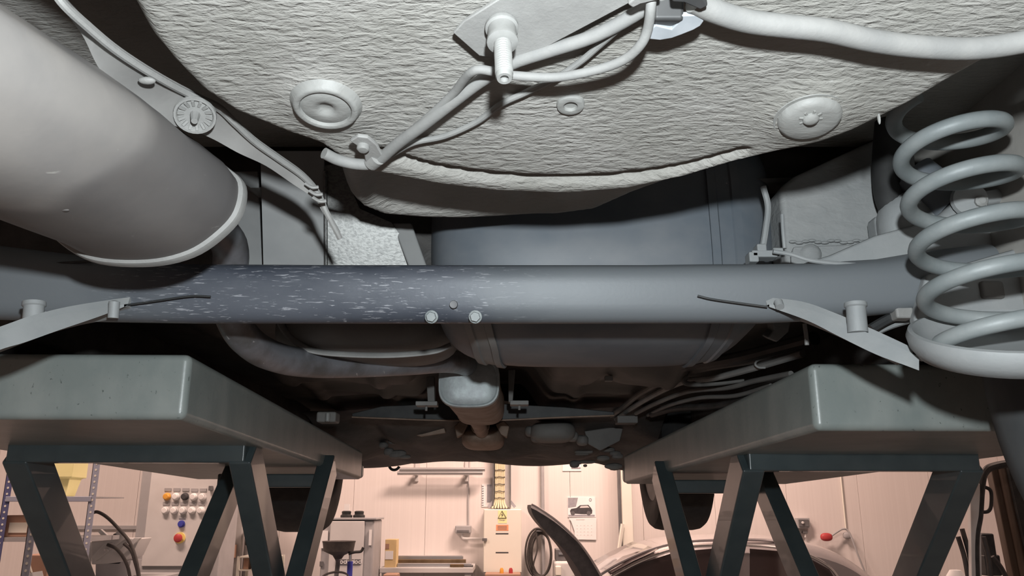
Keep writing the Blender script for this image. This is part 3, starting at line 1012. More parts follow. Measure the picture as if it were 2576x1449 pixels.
B().tube([A(a, b, .98) for a, b in ((2235, 300), (2228, 420), (2240, 510), (2290, 575))], .017, 14).build('bump_stop', 'bumper_rubber', car, label='black rubber bump stop behind the spring')
bb = B()
bb.sell(A(2300, 570, .98), (.045, .03, .045), 2.4, 24, 16)
bb.build('spring_turret', 'axle_arm', car)
# wheel-arch wall to the right and shock absorber
B().box2((.585, .30, 1.80), (.598, 1.10, 2.14)).build('wheel_arch', mat('arch_grey', (0.30, 0.285, 0.265), 0.7, col2=(0.35, 0.335, 0.31), nscale=(12, 12, 12), bump=.3, bscale=(90, 90, 90)), car)
B().tube([A(2300, 440, .97), A(2400, 520, .95)], .027, 20, smooth=False).build('shock_absorber', 'tank', car, label='dark shock absorber lying behind the coils')
bb = B()
la = B().tube([A(2370, 560, .93), A(2420, 525, .93), A(2440, 505, .92)], [.010, .014, .016], 14).tube([A(2440, 508, .92), A(2520, 492, .92), A(2620, 470, .92)], .009, 12)
la = la.build('link_arm', 'axle_arm', car, label='pale cast link with an eye behind the spring')
B().lathe([(.006, -.004), (.019, -.004), (.021, .0), (.019, .005), (.006, .005)], A(2438, 503, .905), (-.2, -1, -.1), 22).build('link_eye', 'axle_arm', la)
B().lathe([(.007, -.002), (.007, .006), (.004, .008)], A(2465, 508, .90), (-.2, -1, -.1), 10).build('bolt', 'bolt_grey', la)
pbox(2440, 455, 2555, 482, .99, .02).build('arch_slot', 'black_plastic', car, bevel=.008)

# --- rear axle beam with arms and spring pans
axle = None
AY, AZc = .962, 1.870


def bsec(x, hz_t, hz_b, hy, tilt=0.22, e=3.4, n=40):
    out = []
    for j in range(n):
        t = 2 * PI * j / n
        c_, s_ = math.cos(t), math.sin(t)
        yy = hy * math.copysign(abs(c_) ** (2 / e), c_)
        zz_ = (hz_t if s_ > 0 else hz_b) * math.copysign(abs(s_) ** (2 / e), s_)
        y2 = yy * math.cos(tilt) - zz_ * math.sin(tilt)
        z2_ = yy * math.sin(tilt) + zz_ * math.cos(tilt)
        out.append(Vector((x, AY + y2, AZc + z2_)))
    return out


st = [(-.70, .068, .03, .05), (-.60, .056, .032, .045), (-.50, .044, .034, .038), (-.44, .038, .035, .034), (-.38, .036, .036, .032), (-.2, .035, .036, .032), (0, .035, .036, .032), (.16, .035, .036, .032), (.24, .036, .036, .033),
      (.30, .036, .036, .035), (.36, .037, .033, .037), (.44, .042, .026, .040), (.50, .052, .02, .045), (.57, .06, .02, .05)]
axle = B().loft([bsec(*s) for s in st]).build('rear_axle_beam', 'axle', car, 50, label='blue-grey axle beam scuffed with pale scratches')
# weld lines of the beam ends
B().tube([A(a, b, .921) for a, b in ((0, 660), (120, 663), (230, 657))], .0016, 6).build('weld_seam', 'black_plastic', axle)
B().tube([A(a, b, .9225) for a, b in ((300, 770), (400, 756), (480, 745), (530, 746))], .0012, 6).build('weld_seam', 'black_plastic', axle)
B().tube([A(a, b, .9225) for a, b in ((1755, 744), (1800, 754), (1930, 772))], .0012, 6).build('weld_seam', 'black_plastic', axle)
for (a, b) in ((1086, 797), (1196, 797)):
    q = A(a, b, .932)
    bo = B().lathe([(.0078, 0), (.0078, .003), (.0066, .0035)], q, (0, -1, -.25), 22)
    hexagon(q + Vector((0, -.003, -.0007)), .0062, .006, (0, -1, -.25), bo)
    bo.build('bolt', 'spring', axle)
for (a, b) in ((1141, 766), (1141, 677)):
    B().lathe([(.0028, .0016), (.0044, .0018), (.005, -.002)], A(a, b, .9265 if b > 700 else .945), (0, -1, -.2), 18).build('bolt_hole', 'dark_grey', axle)
# gusset that rises to the right behind the spring
pp = [(2000, 668), (2090, 640), (2200, 592), (2330, 556), (2576, 520), (2640, 520), (2640, 790), (2330, 790), (2290, 690)]
B().prism([A(a, b, .945) for a, b in pp], (0, .02, 0)).build('axle_gusset', 'axle_arm', axle, bevel=.004)
# brake line and hose along it
B().tube([A(a, b, .93) for a, b in ((1945, 632), (1990, 640), (2040, 655), (2120, 664), (2200, 668), (2310, 662))], .0028, 8).build('brake_hose', 'axle_arm', car)
B().tube([A(a, b, .96) for a, b in ((1920, 470), (1932, 520), (1926, 580), (1916, 640))], .004, 8).build('brake_hose', 'axle_arm', car, label='thin vertical brake hose')
bb = B()
pbox(1892, 628, 1958, 646, .945, .02, bb)
pbox(1905, 612, 1930, 632, .945, .02, bb)
pbox(1885, 632, 1910, 658, .945, .02, bb)
pbox(1945, 622, 1972, 634, .945, .02, bb)
bb.build('brake_hose_bracket', 'axle_arm', car, bevel=.002)
B().tube([A(a, b, .955) for a, b in ((1968, 540), (1970, 580), (1974, 625))], .0025, 8).build('wire_clip', 'axle_arm', car)


# arms (spring seat edges)
def arm(up, lo, name, depth=.05):
    U = catmull([A(*p) for p in up], 6)
    L = catmull([A(*p) for p in lo], 6)
    loops = []
    for a, b in zip(U, L):
        loops.append([a, b, b + Vector((0, .008, .004)), a + Vector((0, .012, .012)), a + Vector((0, depth, .012)), a + Vector((0, depth, .0))])
    return B().loft(loops).build(name, 'axle_arm', axle, 40)


arm(((312, 766, .915), (250, 775, .905), (150, 792, .875), (60, 815, .845), (0, 836, .83), (-120, 880, .80)),
    ((312, 772, .915), (250, 796, .90), (150, 830, .87), (60, 862, .84), (0, 880, .825), (-120, 930, .79)), 'spring_seat_arm')
arm(((1935, 766, .92), (2030, 778, .905), (2110, 806, .885), (2200, 845, .86), (2280, 882, .84), (2312, 898, .83)),
    ((1935, 772, .92), (2030, 806, .90), (2110, 846, .88), (2200, 890, .855), (2280, 920, .835), (2312, 932, .825)), 'spring_seat_arm')
for (a, b, y0, y1, r) in ((86, 760, .868, .868, .0105), (2152, 762, .872, .872, .0105)):
    q0, q1 = A(a, b, y0), A(a - 4 if a < 1000 else a + 6, b + 75, y1)
    d = (q1 - q0).normalized()
    ln_ = (q1 - q0).length
    B().lathe([(.004, 0), (r * 1.12, 0), (r * 1.15, .004), (r * .98, .0055), (r, ln_ * .5), (r * 1.02, ln_)], q0, d, 22).build('damper_peg', 'axle_arm', axle)
B().lathe([(.003, 0), (.006, .001), (.006, .02)], A(288, 757, .905), (0, .1, -1), 14).build('small_peg', 'axle_arm', axle)
B().lathe([(.003, 0), (.006, .001), (.006, .02)], A(122, 783, .88), (0, .1, -1), 14).build('small_peg', 'axle_arm', axle)
B().lathe([(.003, 0), (.005, .001), (.005, .01)], A(1957, 757, .915), (0, -.6, -1), 14).build('small_peg', 'axle_arm', axle)

# right spring pan, tilted towards the rear
pc = A(2530, 870, .80)
pn = Vector((-.10, -.42, .90)).normalized()
sp_b = B().lathe([(.002, .0), (.062, .0), (.070, .003), (.076, .008), (.080, .014), (.084, .018), (.088, .017), (.090, .010), (.087, .0), (.079, -.010), (.055, -.014), (.002, -.014)], pc, pn, 56)
pan = sp_b.build('spring_pan', 'axle_arm', axle, 50, label='dished grey seat under the coil spring')
B().prism([A(a, b, .905) for a, b in ((2300, 800), (2330, 690), (2640, 600), (2640, 900), (2320, 905))], (0, .015, .0)).build('trailing_arm', 'axle_arm', axle, bevel=.004)
pbox(2470, 705, 2530, 750, .90, .01).build('arm_slot', 'belly', axle, bevel=.004)
# ABS sensor connector
bb = B()
pbox(2255, 768, 2300, 800, .93, .02, bb)
pbox(2275, 758, 2318, 776, .93, .02, bb)
bb.build('sensor_connector', 'dusty_metal', car, bevel=.003)
B().tube([A(a, b, .95) for a, b in ((2190, 828), (2230, 805), (2265, 790))], .006, 8).build('sensor_cable', 'black_plastic', car)
B().tube([A(a, b, .95) for a, b in ((2170, 780), (2230, 772), (2320, 755))], .004, 8).build('sensor_cable', 'black_plastic', car)
B().tube([A(a, b, .97) for a, b in ((2180, 845), (2240, 818), (2300, 800))], .005, 8).build('sensor_cable', 'axle_arm', car)

# --- coil spring
anch = [(9.6, 0.047), ]
pts = []
N = 360
turns = 5.1
z_lo, z_hi = 1.775, 2.015
th_end = PI * 1.0          # left side
for i in range(N + 1):
    u = i / N
    th = th_end - 0 + 2 * PI * turns * u
    tt = turns * u
    zc = z_lo + .0540 * tt - .00095 * tt * tt
    cx = .481 - .027 * u
    cy = .790 - .010 * u
    r = .0590 - .0105 * u
    pts.append(Vector((cx + r * math.cos(th), cy + r * math.sin(th), zc)))
B().tube(pts, .0084, 14, smooth=False).build('coil_spring', 'spring', car, 60, label='thick grey coil spring of the right rear wheel')


# --- wheels
def wheel(c, r, w_, rr, name, label=None, mt='tyre', out=1):
    t = B()
    pr_ = [(rr, -w_ * .42), (rr + .012, -w_ * .47), (r * .86, -w_ * .5), (r * .95, -w_ * .47), (r * .985, -w_ * .40), (r, -w_ * .28), (r, w_ * .28), (r * .985, w_ * .40), (r * .95, w_ * .47), (r * .86, w_ * .5), (rr + .012, w_ * .47), (rr, w_ * .42)]
    t.lathe(pr_, c, (1, 0, 0), 64, closed=True)
    o = t.build(name, mt, car, 40, label=label)
    b = B()
    b.lathe([(rr + .004, -w_ * .44), (rr - .014, -w_ * .40), (rr - .02, -w_ * .1 * out), (rr * .5, w_ * .25 * out), (.05, w_ * .28 * out), (.002, w_ * .28 * out)], c, (1, 0, 0), 40)
    b.build('wheel_rim', 'dark_grey', o, 40)
    return o


wheel((.625, 3.22, 1.845), .312, .20, .20, 'front_tyre', 'black front tyre hanging beyond the right platform')
wheel((-.80, 3.22, 1.838), .312, .20, .20, 'front_tyre', 'black front tyre hanging beyond the left platform', out=-1)
wheel((.70, .755, 1.785), .312, .19, .20, 'rear_tyre', 'dusty rear tyre at the right edge', 'tyre_dusty')

# ------------------------------------------------------------------ scissor lifts
YAW = math.radians(1.6)


def lift(name, label, xin, side, ztop, zbot):
    # side -1 = left platform (body towards -x), +1 = right; xin is the inner edge at the near end (y = 1.15)
    root = thing(name, label, 'lift', (xin, 1.15, 0), None, YAW)
    ORG[root.name] = Vector((0, 0, 0))
    L_, W_ = 1.66, .55
    th = ztop - zbot
    pit = math.radians(1.05)

    def P(u, v, z):        # u outward from the inner edge, v forward
        return Vector((side * u, v, z))
    pf = B()
    vs = []
    for v in (0, L_):
        for u in (0, W_):
            for z in (zbot, ztop):
                vs.append(P(u, v, z - math.tan(pit) * v))
    pf.add(vs, [(0, 1, 3, 2), (4, 6, 7, 5), (0, 4, 5, 1), (2, 3, 7, 6), (0, 2, 6, 4), (1, 5, 7, 3)])
    plat = pf.build('platform', 'platform', root, bevel=.011, seg=5)
    # lower lip along the inner edge and rear stop at the far end
    es = B()
    zf = -math.tan(pit) * L_
    es.add([P(u, v, z + zf) for v in (L_, L_ + .05) for u in (0, .5) for z in (zbot + .005, zbot + .055)], [(0, 1, 3, 2), (4, 6, 7, 5), (0, 4, 5, 1), (2, 3, 7, 6), (0, 2, 6, 4), (1, 5, 7, 3)])
    es.build('end_stop', 'platform', root, bevel=.012, seg=3)
    zt = zbot - .016

    def bar(u0, wdt, y0, z0, y1, z1, dep):
        b = B()
        d = Vector((0, y1 - y0, z1 - z0)).normalized()
        nrm = Vector((0, -d.z, d.y))
        e = d * .035
        c0, c1 = Vector((0, y0, z0)) - e, Vector((0, y1, z1)) + e
        lp = []
        for u in (u0, u0 + wdt):
            o_ = Vector((side * u, 0, 0))
            lp.append([o_ + c0 + nrm * dep / 2, o_ + c0 - nrm * dep / 2, o_ + c1 - nrm * dep / 2, o_ + c1 + nrm * dep / 2])
        b.loft(lp)
        return b.build('scissor_arm', 'lift_paint', root, bevel=.004)
    yA, yB = .455, 1.02
    z0 = zt - .02
    stages = [z0, z0 - .54, z0 - 1.08, .12]
    for s in range(3):
        za, zb = stages[s], stages[s + 1]
        a0, a1 = (yA, yB) if s % 2 == 0 else (yB, yA)
        bar(.018, .042, a0, za, a1, zb, .075)
        bar(.43, .046, a0, za, a1, zb, .075)
        bar(-.024, .040, yB if s % 2 == 0 else yA, za, yA if s % 2 == 0 else yB, zb, .07)
        bar(.207 if side < 0 else .235, .042, yB if s % 2 == 0 else yA, za, yA if s % 2 == 0 else yB, zb, .07)
    # top and bottom cross tubes
    for (v, u0, u1, z, hh) in ((yA - .03, .03, .47, zt + .006, .042), (yB + .02, -.02, .275, zt - .018, .034), (yB, .02, .47, .14, .04), (yA, -.02, .275, .14, .04)):
        zz_ = z - math.tan(pit) * v if z > 1 else z
        B().box2(P(u0, v - .02, zz_ - hh / 2), P(u1, v + .02, zz_ + hh / 2)).build('cross_tube', 'lift_paint', root, bevel=.004)
    for s in (1, 2):
        for v in (yA, yB):
            B().lathe([(.001, -.03), (.016, -.03), (.016, .53), (.001, .53)], P(0, v, stages[s]), (side, 0, 0), 16).build('pivot_pin', 'steel', root)
    mid = (stages[0] + stages[1]) / 2
    B().lathe([(.001, -.04), (.02, -.04), (.02, .49), (.001, .49)], P(0, (yA + yB) / 2, mid), (side, 0, 0), 16).build('pivot_pin', 'steel', root)
    # base frame on the floor
    bb = B()
    bb.box2(P(-.03, .25, 0), P(.02, 1.30, .10))
    bb.box2(P(.46, .25, 0), P(.51, 1.30, .10))
    bb.box2(P(-.03, .25, 0), P(.51, .32, .06))
    bb.box2(P(-.03, 1.23, 0), P(.51, 1.30, .06))
    bb.build('base_frame', 'lift_paint', root, bevel=.004)
    return root


lift('scissor_lift', 'left green-grey scissor lift platform carried on crossed steel arms', -.459, -1, 1.831, 1.7375)
lift('scissor_lift', 'right green-grey scissor lift platform carried on crossed steel arms', .424, 1, 1.818, 1.7225)
for k, (x, y, zt, zb, lab) in enumerate(((-.81, 1.34, 1.850, 1.830, 'black rubber lift block at the near end of the left platform'), (-.83, 2.55, 1.850, 1.8085, 'black rubber lift block at the far end of the left platform'),
                                         (.70, 1.34, 1.850, 1.8165, 'black rubber lift block at the near end of the right platform'), (.66, 2.55, 1.850, 1.795, 'black rubber lift block at the far end of the right platform'))):
    r_ = thing('lift_block', lab, 'block', (x, y, zb), 'rubber lift blocks')
    b = B().box2((x - .06, y - .06, zb), (x + .06, y + .06, zt - .001))
    b.build('rubber_pad', 'bumper_rubber', r_, bevel=.006)

# ------------------------------------------------------------------ workshop along the back wall
WY = RY1


def single(o, label, cat, group=None):
    return tag(o, label, cat, group)


def text_mesh(name, s, size, loc, m, parent, rot=(PI / 2, 0, 0), depth=.0006):
    cu = bpy.data.curves.new(name, 'FONT')
    cu.body = s
    cu.size = size
    cu.align_x = 'CENTER'
    cu.align_y = 'CENTER'
    cu.extrude = depth
    o = bpy.data.objects.new(name, cu)
    C.objects.link(o)
    dg = bpy.context.evaluated_depsgraph_get()
    me = bpy.data.meshes.new_from_object(o.evaluated_get(dg))
    bpy.data.objects.remove(o)
    me.materials.clear()
    me.materials.append(M[m])
    o = bpy.data.objects.new(name, me)
    C.objects.link(o)
    org = ORG[root_of(parent).name]
    o.parent = parent
    o.location = Vector(loc) - org
    o.rotation_euler = rot
    return o


# electrical cabinet
Yc = 8.72
x0, x1, z0, z1 = pr(1216, 1281, 1312, 1441, Yc)
ec = thing('electrical_cabinet', 'cream electrical cabinet with yellow warning sign under the cable tray', 'cabinet', ((x0 + x1) / 2, Yc + .14, z0))
B().box2((x0, Yc + .02, z0), (x1, WY - .001, z1)).build('body', 'cream', ec, bevel=.006)
B().box2((x0 + .004, Yc, z0 + .004), (x1 - .004, Yc + .018, z1 - .004)).build('door', 'cream', ec, bevel=.005)
pbox(1213, 1354, 1225, 1361, Yc - .03, .03).build('handle', 'dark_grey', ec, bevel=.003)
a = pr(1253, 1284, 1275, 1316, Yc)
st_ = B().box2((a[0], Yc - .002, a[2]), (a[1], Yc, a[3])).build('warning_sign', 'sticker_yellow', ec)
tri = [A(p[0], p[1], Yc - .004) for p in ((1263, 1285), (1253, 1303), (1274, 1303))]
bb = B()
for i in range(3):
    bb.bar(tri[i], tri[(i + 1) % 3], .007, .003)
bb.build('warning_triangle', 'ink', st_)
bo = [A(p[0], p[1], Yc - .004) for p in ((1264.5, 1289), (1260.5, 1296.5), (1263.5, 1296), (1261.5, 1302), (1266.5, 1294.5), (1263.5, 1295))]
B().prism(bo, (0, .0015, 0)).build('lightning_mark', 'ink', st_)
q = A(1263.5, 1308, Yc - .003)
text_mesh('sign_text', 'Danger', .022, q, 'ink_grey', st_)
a = pr(1248, 1320, 1279, 1335, Yc)
rs = B().box2((a[0], Yc - .002, a[2]), (a[1], Yc, a[3])).build('red_label', 'orange_red', ec)
a2 = pr(1250, 1321, 1277, 1334, Yc)
bb = B()
for zf in (.22, .5, .78):
    zz_ = a2[2] + (a2[3] - a2[2]) * zf
    bb.box2((a2[0] + .008, Yc - .0032, zz_ - .0042), (a2[1] - .008, Yc - .002, zz_ + .0042))
bb.build('label_print', 'brown_box', rs)
for (py) in (1342.5, 1390):
    a = pr(1247, py - 1.5, 1279, py + 1.5, Yc)
    B().box2((a[0], Yc - .002, a[2]), (a[1], Yc, a[3])).build('label_strip', 'ink', ec)

# cable tray above it
x0, x1, z0, z1 = pr(1241, 1100, 1284, 1276, 8.93)
tr = thing('cable_tray', 'upright cable tray with yellow cables running into the cream cabinet', 'cable tray', ((x0 + x1) / 2, 8.95, z0))
B().box2((x0, 8.955, z0), (x1, 8.998, z1)).build('tray_back', 'light_grey', tr, bevel=.002)
for xx in (x0, x1):
    B().box2((xx - .006, 8.90, z0), (xx + .006, 8.998, z1)).build('tray_rail', 'dark_grey', tr, bevel=.002)
for k in range(6):
    xx = x0 + .022 + k * .0185
    B().tube([Vector((xx, 8.93, z1)), Vector((xx + .003, 8.93, (z0 + z1) / 2)), Vector((xx, 8.93, z0 + .08)), Vector((xx + (k - 2.5) * .012, 8.90, z0 - .01))], .0095, 8).build('power_cable', 'cable_yellow', tr)
for py in (1182, 1199.5, 1217.5, 1235.5, 1252.5):
    zz_ = A(1257, py, 8.91).z
    B().tube([Vector((x0 + .010, 8.918, zz_ + .003)), Vector((x0 + .035, 8.914, zz_ - .004)), Vector((x0 + .065, 8.914, zz_ + .003)), Vector((x0 + .10, 8.914, zz_ - .004)), Vector((x0 + .125, 8.918, zz_))], .0035, 6).build('cable_tie', 'ink', tr)
for s, xx in ((-1, x0), (1, x1)):
    B().bar((xx, 8.92, z0 + .06), (xx + s * .05, 8.92, z0), .008, .03).build('tray_foot', 'ink_grey', tr)

# wall calendars and small notices
x0, x1, z0, z1 = pr(1212, 1218, 1237, 1275, 8.99)
cal = thing('year_planner', 'narrow pinned calendar beside the cable tray', 'calendar', ((x0 + x1) / 2, 8.995, z0))
B().box2((x0, 8.992, z0), (x1, 8.999, z1)).build('sheet', 'paper', cal)
a = pr(1225, 1219, 1236, 1264, 8.99)
B().box2((a[0], 8.990, a[2]), (a[1], 8.992, a[3])).build('photo_strip', 'ink_grey', cal)
for k in range(9):
    zz_ = z1 - .02 - k * (z1 - z0 - .04) / 8
    B().tube([Vector((x0, 8.99, zz_)), Vector((x0 + .012, 8.986, zz_)), Vector((x0 + .02, 8.99, zz_))], .003, 6).build('binding_ring', 'ink_grey', cal)

x0, x1, z0, z1 = pr(1428, 1251, 1498, 1301, 8.99)
cal = thing('wall_calendar', 'car calendar with a photo above and white date sheet below', 'calendar', ((x0 + x1) / 2, 8.995, z0))
B().box2((x0, 8.990, z0), (x1, 8.999, z1)).build('picture_page', 'paper', cal)


def flat(parent, name, m, pts, Yv):
    return B().prism([A(p[0], p[1], Yv) for p in pts], (0, .0012, 0)).build(name, m, parent)


flat(cal, 'picture_block', 'ink_grey', ((1429, 1252), (1454, 1252), (1449, 1274), (1429, 1277)), 8.988)
flat(cal, 'printed_car', 'ink', ((1434, 1285), (1437, 1280), (1450, 1278), (1459, 1271), (1480, 1270), (1487, 1278), (1490, 1284), (1489, 1292), (1470, 1293), (1436, 1291)), 8.987)
flat(cal, 'printed_windscreen', 'light_grey', ((1461, 1273), (1478, 1272), (1483, 1277), (1458, 1278)), 8.985)
for a in (1441, 1481):
    bq = B().lathe([(.001, .0014), (.022, .0014), (.022, 0)], A(a, 1291, 8.988), (0, -1, 0), 18)
    bq.build('printed_wheel', 'dark_grey', cal)
flat(cal, 'printed_road', 'ink_grey', ((1430, 1295), (1496, 1295), (1496, 1299), (1430, 1299)), 8.988)
B().lathe([(.010, .0014), (.015, .0014), (.015, 0), (.010, 0)], A(1485, 1257, 8.988), (0, -1, 0), 20, closed=True).build('round_emblem', 'ink_grey', cal)
flat(cal, 'date_sheet', 'white', ((1431, 1303), (1500, 1302), (1500, 1358), (1446, 1357), (1445, 1335), (1437, 1312)), 8.984)
bb = B()
for r_ in range(4):
    for k in range(5):
        q = A(1452 + k * 9, 1322 + r_ * 8, 8.983)
        bb.box(q, (.010, .001, .006))
bb.box(A(1460, 1307, 8.983), (.09, .001, .008))
bb.build('date_print', 'light_grey', cal)

x0, x1, z0, z1 = pr(1415, 1162, 1462, 1185, 8.99)
nt = thing('notice_strip', 'white notice strip high on the wall, just under the car nose', 'sign', ((x0 + x1) / 2, 8.995, z0))
B().box2((x0, 8.992, z0), (x1, 8.999, z1)).build('strip', 'white', nt)
B().box(A(1449, 1177, 8.989), (.10, .002, .014)).build('strip_print', 'ink_grey', nt)

# wall tube rack with brackets
ya = 8.85
rk = thing('pipe_rack', 'two bright metal tubes held out from the wall on brackets', 'pipe rack', (A(1110, 1190, ya).x, ya, A(1110, 1195, ya).z))
for (py, xa, xb) in ((1181, 1005, 1220), (1190, 1000, 1214)):
    p, q = A(xa, py, ya), A(xb, py, ya)
    B().tube([p, q], .021, 14, smooth=False).build('tube', 'steel', rk)
for px in (1045, 1172):
    q = A(px, 1186, ya)
    B().box2((q.x - .02, ya + .01, q.z - .04), (q.x + .02, WY - .001, q.z)).build('bracket', 'light_grey', rk, bevel=.003)
    B().box2((q.x - .02, WY - .02, q.z - .10), (q.x + .02, WY - .001, q.z + .12)).build('bracket_plate', 'light_grey', rk, bevel=.003)

# socket with its cable and stub pipe
x0, x1, z0, z1 = pr(1145, 1322, 1185, 1342, 8.92)
so = thing('wall_socket', 'grey wall socket left of the cream cabinet, a cable rising from it', 'socket', ((x0 + x1) / 2, 8.96, z0))
B().box2((x0, 8.90, z0), (x1, 8.999, z1)).build('socket_box', 'mid_grey', so, bevel=.012, seg=3)
B().box2((x0 + .02, 8.885, z0 + .01), (x1 - .02, 8.90, z0 + .035)).build('socket_flap', 'dark_grey', so, bevel=.004)
B().tube([A(1178, 1322, 8.985), A(1178, 1240, 8.985), A(1180, 1150, 8.985)], .006, 8).build('cable', 'mid_grey', so)
B().tube([A(1163, 1343, 8.94), A(1164, 1352, 8.93), A(1172, 1355, 8.92), A(1200, 1355, 8.92), A(1216, 1355, 8.92)], .014, 10).build('stub_pipe', 'light_grey', so)

# vertical conduit and the coiled hose hung on it
p, q = A(1364, 1150, 8.96), A(1366, 1449, 8.96)
single(B().tube([Vector((p.x, 8.96, 3.2)), Vector((p.x, 8.96, .3))], .020, 12, smooth=False).build('wall_conduit', 'mid_grey'), 'grey conduit running up the wall behind the coiled hose', 'conduit')
hc = thing('coiled_hose', 'black hose coiled and hung against the wall below the open bonnet', 'hose', (A(1358, 1390, 8.88).x, 8.88, A(1358, 1445, 8.88).z))
cz = A(1357, 1391, 8.87)
for k in range(4):
    rx, rz = .132 - .010 * k + random.uniform(-.004, .004), .245 - .012 * k
    pts = [cz + Vector((rx * math.cos(t) + .012 * (k - 1), .012 * k, rz * math.sin(t) - .006 * k)) for t in [2 * PI * j / 28 for j in range(29)]]
    B().tube(pts, .0105, 8, m=2).build('hose_loop', 'hose_black', hc)
B().tube([cz + Vector((-.03, -.01, .20)), cz + Vector((-.02, -.02, .05)), cz + Vector((-.06, -.02, -.10)), cz + Vector((-.07, -.01, -.20))], .008, 8).build('hose_tail', 'hose_black', hc)
B().box2((cz.x - .03, 8.87, cz.z + .21), (cz.x + .05, 8.98, cz.z + .235)).build('hose_hook', 'dark_grey', hc, bevel=.004)

# low bench with a dark box, behind the bonnet
x0, x1, z0, z1 = pr(1394, 1412, 1452, 1449, 8.55)
lb = thing('compressor', 'pale low machine with rounded top beside the coiled hose', 'machine', ((x0 + x1) / 2, 8.7, 0))
B().box2((x0, 8.55, .12), (x1, 8.9, z1)).build('housing', 'light_grey', lb, bevel=.03, seg=3)
B().box2((x0 + .02, 8.58, 0), (x1 - .02, 8.87, .12)).build('plinth', 'dark_grey', lb)
pbox(1397, 1424, 1412, 1449, 8.50, .05).build('filter_bowl', 'cream', lb, bevel=.012, seg=3)
x0, x1, z2_, z3 = pr(1398, 1382, 1432, 1412, 8.6)
bxx = thing('tool_case', 'dark case on the pale machine below the open bonnet', 'case', ((x0 + x1) / 2, 8.7, z1))
B().box2((x0, 8.6, z1), (x1, 8.85, z3)).build('case_body', 'dark_grey', bxx, bevel=.008)
B().box2((x0 + .03, 8.59, z3 - .05), (x1 - .03, 8.60, z3 - .03)).build('case_latch', 'steel', bxx)

# white post and leaning strip
x0, x1, z0, z1 = pr(1566, 1215, 1592, 1390, 8.6)
po = thing('column_post', 'white upright post with a dark edge left of the hanging right tyre', 'post', ((x0 + x1) / 2, 8.7, 0))
B().box2((x0, 8.6, 0), (x1, 8.80, 3.4)).build('post', 'cream', po, bevel=.006)
B().box2((x0 - .03, 8.66, 0), (x0, 8.70, 3.4)).build('edge_strip', 'dark_grey', po)
single(B().bar(A(1566, 1318, 8.58), Vector((A(1541, 1412, 8.58).x - .17, 8.4, .0)), .022, .03).build('wooden_strip', 'cream'), 'thin pale strip leaning against the white post', 'strip')

# small items on the wall, right
x0, x1, z0, z1 = pr(2004, 1303, 2036, 1329, 8.95)
sb = thing('switch_box', 'grey switch box with a round knob above two small taps', 'switch', ((x0 + x1) / 2, 8.97, z0))
B().box2((x0, 8.93, z0), (x1, 8.999, z1)).build('box_body', 'mid_grey', sb, bevel=.004)
B().box2((x0 + .015, 8.92, z0 + .015), (x1 - .015, 8.93, z1 - .015)).build('box_face', 'dark_grey', sb, bevel=.003)
B().lathe([(.014, 0), (.014, .012), (.008, .016)], A(2019, 1315, 8.92), (0, -1, 0), 16).build('knob', 'light_grey', sb)
for px in (2009, 2026):
    pbox(px - 6, 1335, px + 6, 1342, 8.95, .04).build('tap_handle', 'dark_grey', sb, bevel=.003)
    B().tube([A(px, 1342, 8.97), A(px, 1352, 8.97)], .010, 8, smooth=False).build('tap_body', 'light_grey', sb)
ho = thing('hanging_connector', 'red connector hanging on a hose from the thin white conduit', 'connector', (A(2120, 1340, 8.95).x, 8.95, A(2120, 1360, 8.95).z))
B().sell(A(2079, 1351, 8.90), (.062, .035, .042), 2.4, 20, 12).build('red_plug', 'red', ho)
B().tube([A(2092, 1348, 8.92), A(2108, 1337, 8.93), A(2120, 1331, 8.93), A(2131, 1333, 8.93), A(2141, 1350, 8.92), A(2158, 1395, 8.9), A(2176, 1440, 8.9), A(2200, 1500, 8.9)], .0095, 8).build('hose', 'mid_grey', ho)
B().sell(A(2131, 1347, 8.95), (.040, .03, .035), 3, 16, 10).build('junction', 'mid_grey', ho)
B().tube([A(2128, 1330, 8.985), A(2121, 1260, 8.985), A(2113, 1180, 8.985)], .008, 8).build('conduit', 'cream', ho)

# ------------------------------------------------------------------ second car behind the lift
pc2 = thing('parked_car', 'silver and plum saloon with its bonnet open, parked by the back wall', 'car', (2.0, 7.3, 0))
YN, YF = 6.5, 8.0


def gh(px, py):
    return A(px, py, 7.0)


roofline = [(1440, 1475), (1505, 1438), (1570, 1402), (1640, 1371), (1720, 1356), (1830, 1351), (1940, 1353), (2010, 1362), (2080, 1388), (2140, 1432), (2180, 1475)]
RL = catmull([gh(*p) for p in roofline], 4)
loops = []
for (yy, dz, sx) in ((YN + .02, -.10, .985), (YN + .12, -.025, .995), (YN + .3, 0, 1), (7.25, .015, 1), (YF - .3, 0, 1), (YF - .12, -.025, .995), (YF - .02, -.10, .985)):
    lp = []
    for p in RL:
        lp.append(Vector((1.95 + (p.x - 1.95) * sx, yy, p.z + dz)))
    loops.append(lp)
bw = B()
bw.loft([l + [Vector((l[-1].x, l[-1].y, .9)), Vector((l[0].x, l[0].y, .9))] for l in loops])
cab = bw.build('cabin', 'car_silver', pc2, 30)
# lower body
low = [(-.15, .35), (-.25, .60), (.05, .86), (.6, .95), (3.3, .98), (3.75, .92), (3.85, .60), (3.75, .35)]
loops = [[Vector((1.95 + (a - 1.8) * s, yy, b)) for a, b in low] for yy, s in ((YN - .06, .95), (YN - .1, 1), (YF + .1, 1), (YF + .06, .95))]
B().loft(loops).build('lower_body', 'car_plum', pc2, 40, bevel=.02)
